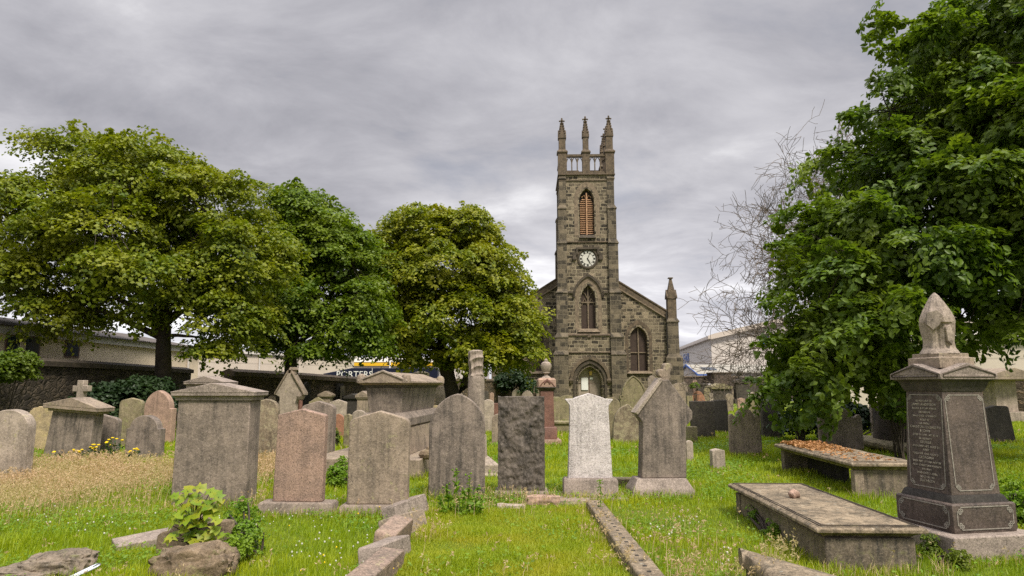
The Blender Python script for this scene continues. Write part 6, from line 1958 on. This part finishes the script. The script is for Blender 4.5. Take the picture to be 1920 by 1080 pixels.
# ------------------------------------------------------------------ shrubs and herbs
def shrub(label, ells, n, per, crad, ls, mat, name='shrub', base=None, cat='shrub', kind=0, stems=14, **kw):
    c0 = ells[0][0] if base is None else np.array(base)
    o = np.array([c0[0], c0[1], 0.0])
    e = empty(name, tuple(o), 0, label, cat)
    E = [(np.array(c) - o, r, w_) for c, r, w_ in ells]
    P, N, C = crown_points(E, n, per, crad, **kw)
    k = P[:, 2] > 0.02
    leaves('foliage', P[k], N[k], ls * rng.uniform(0.6, 1.25, k.sum()), mat, e, kind=kind)
    mb = MB()
    for i in rng.choice(len(C), min(stems, len(C)), replace=False):
        limb(mb, (rng.normal(0, 0.05), rng.normal(0, 0.05), -0.05), C[i], 0.02, 0.006, 0.1, 4)
    obj('stems', mb, M['bark'], e, smooth=60)
    return e
shrub('bright yellow green bush at the left edge before the dark wall', [ell(10, 690, 55, 42, 18, 0.9), ell(-30, 680, 50, 40, 18, 0.9), ell(35, 672, 30, 22, 18, 0.6)], 130, 90, 0.22, 0.10, M['bush'], flat=0.6)
shrub('dark green low spreading shrub under the largest left tree', [ell(215, 735, 60, 30, 22, 1.0), ell(275, 725, 55, 32, 22, 1.0), ell(300, 755, 40, 40, 22, 0.9), ell(230, 770, 70, 40, 22, 0.9)], 200, 90, 0.32, 0.14, M['shrub'], flat=0.5)
shrub('dark rounded shrub against the church left corner', [ell(965, 705, 26, 22, 55, 1.6), ell(990, 722, 20, 20, 55, 1.4), ell(945, 715, 20, 24, 55, 1.4)], 110, 60, 0.5, 0.22, M['shrub'], flat=0.5)
shrub('small pale green bush on the wall right of the church', [ell(1303, 722, 9, 8, 45, 0.5)], 20, 50, 0.2, 0.12, M['bush'], flat=0.5)
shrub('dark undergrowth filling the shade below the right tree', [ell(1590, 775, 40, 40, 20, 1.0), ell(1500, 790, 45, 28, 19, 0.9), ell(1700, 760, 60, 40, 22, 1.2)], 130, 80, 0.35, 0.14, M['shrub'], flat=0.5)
shrub('small yellowish weed clump glowing under the right tree', [ell(1500, 795, 22, 14, 17.5, 0.4)], 30, 60, 0.13, 0.07, M['bush'], flat=0.5, cat='plant', name='weed_clump')
shrub('low leafy sprig hanging before the dark shaded headstone', [ell(1680, 775, 22, 18, 13.6, 0.3)], 26, 40, 0.12, 0.11, M['leafbig'], kind=1, flat=0.5)
def herb(label, pts, n, ls, mat, kind=1, cat='plant', name='weed_clump', per=26, cr=0.055):
    E = []
    for u, v, h, rad in pts:
        g = G(u, v)
        E.append((np.array((g.x, g.y, h * 0.5)), np.array((rad, rad, h * 0.55)), 1.0))
    return shrub(label, E, n, per, cr, ls, mat, name=name, cat=cat, kind=kind, stems=20, flat=0.6, inner=0.2)
herb('leafy green weed clump right of the broken headstone', [(470, 1040, 0.36, 0.16), (452, 1005, 0.42, 0.17), (440, 1060, 0.3, 0.14)], 130, 0.035, M['herb'])
herb('green weed clump between the pink and brown grey headstones', [(632, 915, 0.36, 0.16), (640, 905, 0.42, 0.14)], 90, 0.045, M['herb'])
herb('light green bracken at the right edge beside the obelisk', [(1900, 985, 0.36, 0.2), (1935, 990, 0.4, 0.22), (1905, 950, 0.35, 0.2)], 160, 0.045, M['herb'])
herb('yellowing weeds at the foot of the obelisk step', [(1745, 1045, 0.2, 0.1), (1800, 1070, 0.16, 0.10), (1690, 1062, 0.16, 0.10)], 70, 0.03, M['bush'])
herb('weeds at the foot of the near table tomb left side', [(1450, 1010, 0.2, 0.12), (1420, 985, 0.24, 0.12), (1400, 955, 0.2, 0.1)], 80, 0.03, M['herb'])
herb('reddish weedy tuft before the red sandstone headstone', [(630, 835, 0.45, 0.12)], 36, 0.06, M['bush'])
# tall thistle stalks before the pointed stone
b = G(865, 965)
e = empty('thistle', (b.x, b.y, 0), 0, 'tall thistle stalks growing before the pointed grey headstone', 'plant')
mb, P, N = MB(), [], []
for dx, dy, h in ((-0.16, 0.1, 0.35), (-0.06, 0.05, 0.55), (0.08, 0.0, 0.46), (0.16, 0.06, 0.33), (0.02, -0.08, 0.3), (-0.22, 0.0, 0.22), (0.2, -0.06, 0.2)):
    top = Vector((dx * 1.25, dy, h))
    mb.tube([(dx, dy, -0.03), (dx * 1.1, dy + 0.01, h * 0.5), top], [0.007, 0.006, 0.004], 5)
    for k in range(3):
        t_ = top + Vector(rng.normal(0, 0.022, 3))
        mb.blob(t_, 0.014, 6, 4)
    for k in range(34):
        f = rng.random() ** 1.2
        P.append((dx * (1 + 0.25 * f) + rng.normal(0, 0.04 * (1.1 - f)), dy + rng.normal(0, 0.04 * (1.1 - f)), h * f * 0.95)); N.append(rng.normal(0, 0.6, 3) + np.array((0, 0, 0.8)))
obj('stalks', mb, M['herb'], e, smooth=60)
leaves('leaves', np.array(P), np.array(N), 0.06 * rng.uniform(0.6, 1.3, len(P)), M['herb'], e, long=1.7, kind=1)
b = G(1128, 968)
e = empty('dock_plant', (b.x - 0.02, b.y - 0.03, 0), 0, 'single slim weed stalk in front of the white headstone plinth', 'plant')
mb, P, N = MB().tube([(0, 0, -0.02), (0.01, 0, 0.2), (0, 0, 0.44)], [0.005, 0.004, 0.003], 5), [], []
for k in range(70):
    f = rng.random()
    P.append((rng.normal(0, 0.018), rng.normal(0, 0.018), 0.05 + 0.4 * f)); N.append(rng.normal(0, 1, 3))
obj('stalk', mb, M['herb'], e)
leaves('leaves', np.array(P), np.array(N), 0.03, M['herb'], e, kind=1)

# sapling over the broken headstone
e = empty('sapling', tuple(SAP), 0, 'young sycamore sapling with broad yellow green leaves over the broken headstone', 'plant')
mb, P, N, S_ = MB(), [], [], []
for (u, v, s_) in ((395, 922, .16), (375, 915, .14), (352, 920, .15), (335, 935, .17), (410, 932, .15), (362, 932, .15), (388, 945, .17), (350, 950, .15), (372, 960, .19), (395, 962, .17), (340, 962, .14), (330, 975, .14), (358, 972, .17), (382, 978, .17), (402, 950, .13),
                   (345, 990, .13), (330, 1000, .13), (352, 1003, .14), (315, 1012, .13), (375, 1003, .12), (390, 1000, .14), (402, 992, .13), (395, 1012, .12), (412, 1003, .12), (365, 1015, .12), (322, 985, .12), (372, 938, .15), (362, 980, .15), (405, 975, .12), (345, 975, .15), (322, 1008, .12), (385, 1012, .12), (360, 1000, .13), (326, 930, .11), (412, 940, .10)):
    p = at(u, v, YY - 0.1 - 0.12 * random.random()) - SAP
    mb.tube([(0, 0.02, 0.0), (p.x * 0.3, p.y * 0.3, p.z * 0.62), tuple(p)], [0.007, 0.005, 0.003], 5)
    P.append(p[:]); N.append((p.x * 1.2 + rng.normal(0, .25), -0.9 + rng.normal(0, .25), 0.9)); S_.append(s_)
obj('stems', mb, M['bark'], e)
leaves('leaves', np.array(P), np.array(N), np.array(S_) * 0.92, M['sapling'], e, kind=2, droop=0.18)

# ragwort with yellow heads
for i, (u, v, h, lb) in enumerate(((140, 872, 0.36, 'yellow flowered ragwort plant before the leaning left pedestal'), (172, 875, 0.42, 'ragwort plant with several yellow heads before the flat topped stone'), (214, 872, 0.55, 'tallest ragwort plant with a yellow head beside the round headed stone'), (244, 868, 0.28, 'short ragwort plant before the round headed grey stone'))):
    g = G(u, v)
    e = empty('ragwort', (g.x, g.y, 0), 0, lb, 'plant', 'ragwort plants at left')
    mb, mf, P, N = MB(), MB(), [], []
    for k in range(6):
        tx, ty, tz = rng.normal(0, 0.12), rng.normal(0, 0.1), h * rng.uniform(0.7, 1.05)
        mb.tube([(tx * 0.2, ty * 0.2, -0.02), (tx * 0.7, ty * 0.7, tz * 0.5), (tx, ty, tz)], [0.008, 0.006, 0.004], 5)
        for q_ in range(2 if k < 3 else 1):
            obj('flower_head', MB().blob((tx + rng.normal(0, 0.03), ty + rng.normal(0, 0.03), tz + rng.normal(0, 0.012)), (0.034, 0.034, 0.013), 8, 3), M['petal'], e)
        for q_ in range(26):
            f = rng.random()
            P.append((tx * f + rng.normal(0, 0.05), ty * f + rng.normal(0, 0.05), tz * f * 0.9)); N.append(rng.normal(0, .7, 3) + np.array((0, 0, .6)))
    obj('stems', mb, M['herb'], e)
    leaves('leaves', np.array(P), np.array(N), 0.06, M['shrub'], e, kind=1)

# fallen leaves on the far table tomb
lc, ls_, lw, ll, lr = LIT[0], LIT[1], LIT[2], LIT[3], LIT[4]
n = 1500
fx = rng.beta(1.1, 1.5, n); fy = np.where(rng.random(n) < 0.8, 0.45 + 0.55 * rng.beta(1.6, 1.0, n), rng.random(n))
X_ = -lw / 2 + 0.07 + fx * (lw - 0.2); Y_ = -ll / 2 + 0.1 + fy * (ll - 0.2)
X_, Y_ = X_ * math.cos(lr) - Y_ * math.sin(lr) + lc, X_ * math.sin(lr) + Y_ * math.cos(lr) + ls_
o = leaves('fallen_leaves', np.stack([X_, Y_, 0.525 + 0.05 * rng.random(n) * np.maximum(0, fy - 0.4) * 1.6], 1), rng.normal(0, 0.45, (n, 3)) + np.array((0, 0, 1)), 0.05 * rng.uniform(0.6, 1.3, n), M['litter'], kind=1)
tag(o, 'orange brown fallen leaves heaped on the raised table tomb', 'leaves', kind='stuff')

# ------------------------------------------------------------------ grass
def blades(name, X, Y, H, W, mat, lean=0.35, kind='stuff', label=None):
    n = len(X)
    a = rng.uniform(0, 6.283, n)
    d = np.stack([np.cos(a), np.sin(a), np.zeros(n)], 1)
    s = np.stack([-np.sin(a), np.cos(a), np.zeros(n)], 1)
    wind = np.array([0.10, 0.02, 0])
    Lk = (np.abs(rng.normal(0, lean, n)) * H)[:, None]
    P0 = np.stack([X, Y, gh(X, Y) - 0.01], 1)
    up = np.array([0, 0, 1.0])
    Hc, Wc = H[:, None], W[:, None]
    mid = P0 + up * Hc * 0.55 + d * Lk * 0.35 + wind * Hc * 0.4
    tip = P0 + up * Hc * rng.uniform(0.75, 1.0, n)[:, None] + d * Lk + wind * Hc
    V = np.stack([P0 - s * Wc, P0 + s * Wc, mid + s * Wc * 0.75, mid - s * Wc * 0.75, tip], 1).reshape(-1, 3)
    b_ = (np.arange(n) * 5)[:, None]
    o = np_mesh(name, V, [b_ + np.array([[0, 1, 2, 3]]), b_ + np.array([[3, 2, 4]])], mat)
    return tag(o, label, 'grass' if label else None, kind=kind)
def scatter(n, y0, y1, power):
    # more blades per square metre close by, fewer far off
    u = rng.random(n)
    k = 2 - power
    Y = y0 * (y1 / y0) ** u if k == 0 else (y0 ** k + u * (y1 ** k - y0 ** k)) ** (1 / k)
    X = (rng.random(n) * 2 - 1) * (0.80 * Y + 1.2)
    return X, Y
def keep_mask(X, Y):
    m = np.ones(len(X), bool)
    for x0, x1, y0, y1 in SKIP:
        m &= ~((X > x0) & (X < x1) & (Y > y0) & (Y < y1))
    return m
in_plot = lambda X, Y: (np.abs(X - 0.0) < 1.14) & (Y < 8.9) & (Y > 3.8)
def in_dry(X, Y):
    # the tall seeding grass on the left
    return (vnoise(X * 1.1, Y * 1.1, 21) - 0.5) * 1.3 + 0.2 + np.clip((-X - 3.6) / 2.2, 0, 1) * np.clip((Y - 7.8) / 1.8, 0, 1) * np.clip((14.5 - Y) / 2.5, 0, 1)
X, Y = scatter(430000, 4.3, 46, 2.0)
m = keep_mask(X, Y) & ~in_plot(X, Y)
X, Y = X[m], Y[m]
nz = vnoise(X * 1.3, Y * 1.3, 8) * 0.6 + vnoise(X * 4.1, Y * 4.1, 9) * 0.4
H = (0.035 + 0.15 * np.clip(nz, 0.05, 1) ** 1.6) * rng.uniform(0.6, 1.25, len(X)) * np.where(Y > 12, 1.35, 1.0)
W = 0.0028 * np.maximum(1, Y / 6.5) * rng.uniform(0.7, 1.3, len(X))
blades('grass', X, Y, H, W, M['grass'], 0.45)
n = 95000
X = rng.uniform(-1.1, 1.07, n); Y = 4.0 + 4.95 * rng.random(n) ** 1.15
m = keep_mask(X, Y)
X, Y = X[m], Y[m]
H = (0.025 + 0.07 * np.clip(vnoise(X * 3, Y * 3, 13), 0, 1)) * rng.uniform(0.6, 1.3, len(X))
blades('plot_grass', X, Y, H, 0.0026 * rng.uniform(0.7, 1.3, len(X)), M['plotgrass'], 0.6)
# low broad leaved weeds among the grass
X, Y = scatter(90000, 4.4, 20, 2.0)
m = keep_mask(X, Y) & ((vnoise(X * 1.9, Y * 1.9, 41) > 0.56) | (rng.random(len(X)) < 0.06)) & ~(in_plot(X, Y) & (rng.random(len(X)) < 0.75))
X, Y = X[m], Y[m]
o = leaves('ground_weeds', np.stack([X, Y, gh(X, Y) + rng.uniform(0.03, 0.10, len(X))], 1), rng.normal(0, 0.4, (len(X), 3)) + np.array((0, -0.2, 1)), 0.03 * np.maximum(1, Y / 8) * rng.uniform(0.6, 1.4, len(X)), M['herb'], kind=1)
tag(o, kind='stuff')
# dry seeding grass
def seed_grass(n, fx, hmin, hmax, name):
    X, Y = fx(n)
    H = rng.uniform(hmin, hmax, len(X))
    k = len(X)
    blades(name, X, Y, H, 0.0022 * np.maximum(1, Y / 8), M['dry'], 0.35)
    # feathery heads on the stalks
    q_ = 6
    Xr, Yr, Hr = np.repeat(X, q_), np.repeat(Y, q_), np.repeat(H, q_)
    f = rng.uniform(0.78, 1.08, len(Xr))
    P = np.stack([Xr + 0.10 * Hr * f + rng.normal(0, 0.012, len(Xr)), Yr + rng.normal(0, 0.012, len(Xr)), gh(Xr, Yr) + Hr * f], 1)
    o = leaves('seed_heads', P, rng.normal(0, 1, (len(Xr), 3)) * np.array([1, 1, 0.4]), 0.013 * np.maximum(1, Yr / 9), M['dry'], long=2.6)
    tag(o, kind='stuff')
def left_dry(n):
    X = rng.uniform(-9.5, -3.3, n * 3); Y = rng.uniform(7.3, 13.6, n * 3)
    p = in_dry(X, Y)
    m = (p > 0.35 + rng.uniform(0, 0.8, len(X)))
    return X[m][:n], Y[m][:n]
seed_grass(8000, left_dry, 0.14, 0.32, 'dry_grass')
def stray(n):
    X, Y = scatter(n * 2, 4.5, 22, 2.0)
    m = keep_mask(X, Y) & (vnoise(X * 1.7, Y * 1.7, 31) > 0.5)
    return X[m][:n], Y[m][:n]
seed_grass(600, stray, 0.06, 0.2, 'dry_grass')
def right_dry(n):
    c = [(1.75, 7.6, .3), (1.6, 6.6, .25), (1.75, 5.9, .22), (1.95, 5.5, .2), (2.3, 6.2, .12), (1.35, 5.6, .08), (0.95, 6.1, .12), (0.9, 7.2, .15), (-0.95, 7.3, .12), (0.95, 8.5, .18), (-0.7, 8.85, .3), (0.1, 8.9, .3), (-3.2, 8.9, .15), (-1.9, 9.0, .15), (-4.6, 8.6, .3)]
    i = rng.integers(0, len(c), n)
    A = np.array(c)[i]
    return A[:, 0] + rng.normal(0, 1, n) * A[:, 2], A[:, 1] + rng.normal(0, 1, n) * A[:, 2]
seed_grass(620, right_dry, 0.08, 0.30, 'dry_grass')
# tufts against the stones
XX, YY_, HH, DD = [], [], [], []
for x0, x1, y0, y1, h, dry in TUFTS:
    if y0 > 32: continue
    L_ = (x1 - x0)
    n = int(min(900, 260 * L_ * 9 / max(6, y0) + 40))
    x = rng.uniform(x0 - 0.06, x1 + 0.06, n); y = y0 - np.abs(rng.normal(0, 0.05, n))
    k = n // 4
    y[:k] = rng.uniform(y0, y1, k); x[:k] = np.where(rng.random(k) < 0.5, x0 - 0.03, x1 + 0.03) + rng.normal(0, 0.03, k)
    XX.append(x); YY_.append(y); HH.append(h * rng.uniform(0.35, 1.1, n) * (0.6 + 0.8 * vnoise(x * 5, y * 5, 17))); DD.append(rng.random(n) < dry)
X, Y, H, D = map(np.concatenate, (XX, YY_, HH, DD))
W = 0.003 * np.maximum(1, Y / 7)
blades('tuft_grass', X[~D], Y[~D], H[~D], W[~D], M['grass'], 0.5)
blades('dry_grass', X[D], Y[D], H[D], W[D] * 0.8, M['dry'], 0.5)
# clover heads and buttercups, too many to count
def heads(name, n, u0, u1, v0, v1, mat, size, clumps):
    mb = MB()
    cs = [(random.uniform(u0, u1), random.uniform(v0, v1)) for _ in range(clumps)]
    for i in range(n):
        cu, cv = random.choice(cs)
        g = G(min(max(cu + random.gauss(0, 32), u0 - 30), u1 + 20), max(v0 - 25, cv + random.gauss(0, 16)))
        if in_plot(g.x, g.y) and name == 'clover_flowers':
            continue
        mb.blob((g.x, g.y, random.uniform(0.06, 0.12)), size * random.uniform(0.7, 1.2), 6, 4)
    tag(obj(name, mb, mat), kind='stuff')
heads('clover_flowers', 55, 20, 270, 930, 1010, M['whitepetal'], 0.009, 9)
heads('clover_flowers', 110, 440, 760, 955, 1090, M['whitepetal'], 0.0085, 14)
heads('buttercups', 16, 420, 760, 950, 1080, M['petal'], 0.009, 6)
heads('clover_flowers', 30, 1250, 1400, 950, 1060, M['whitepetal'], 0.010, 4)
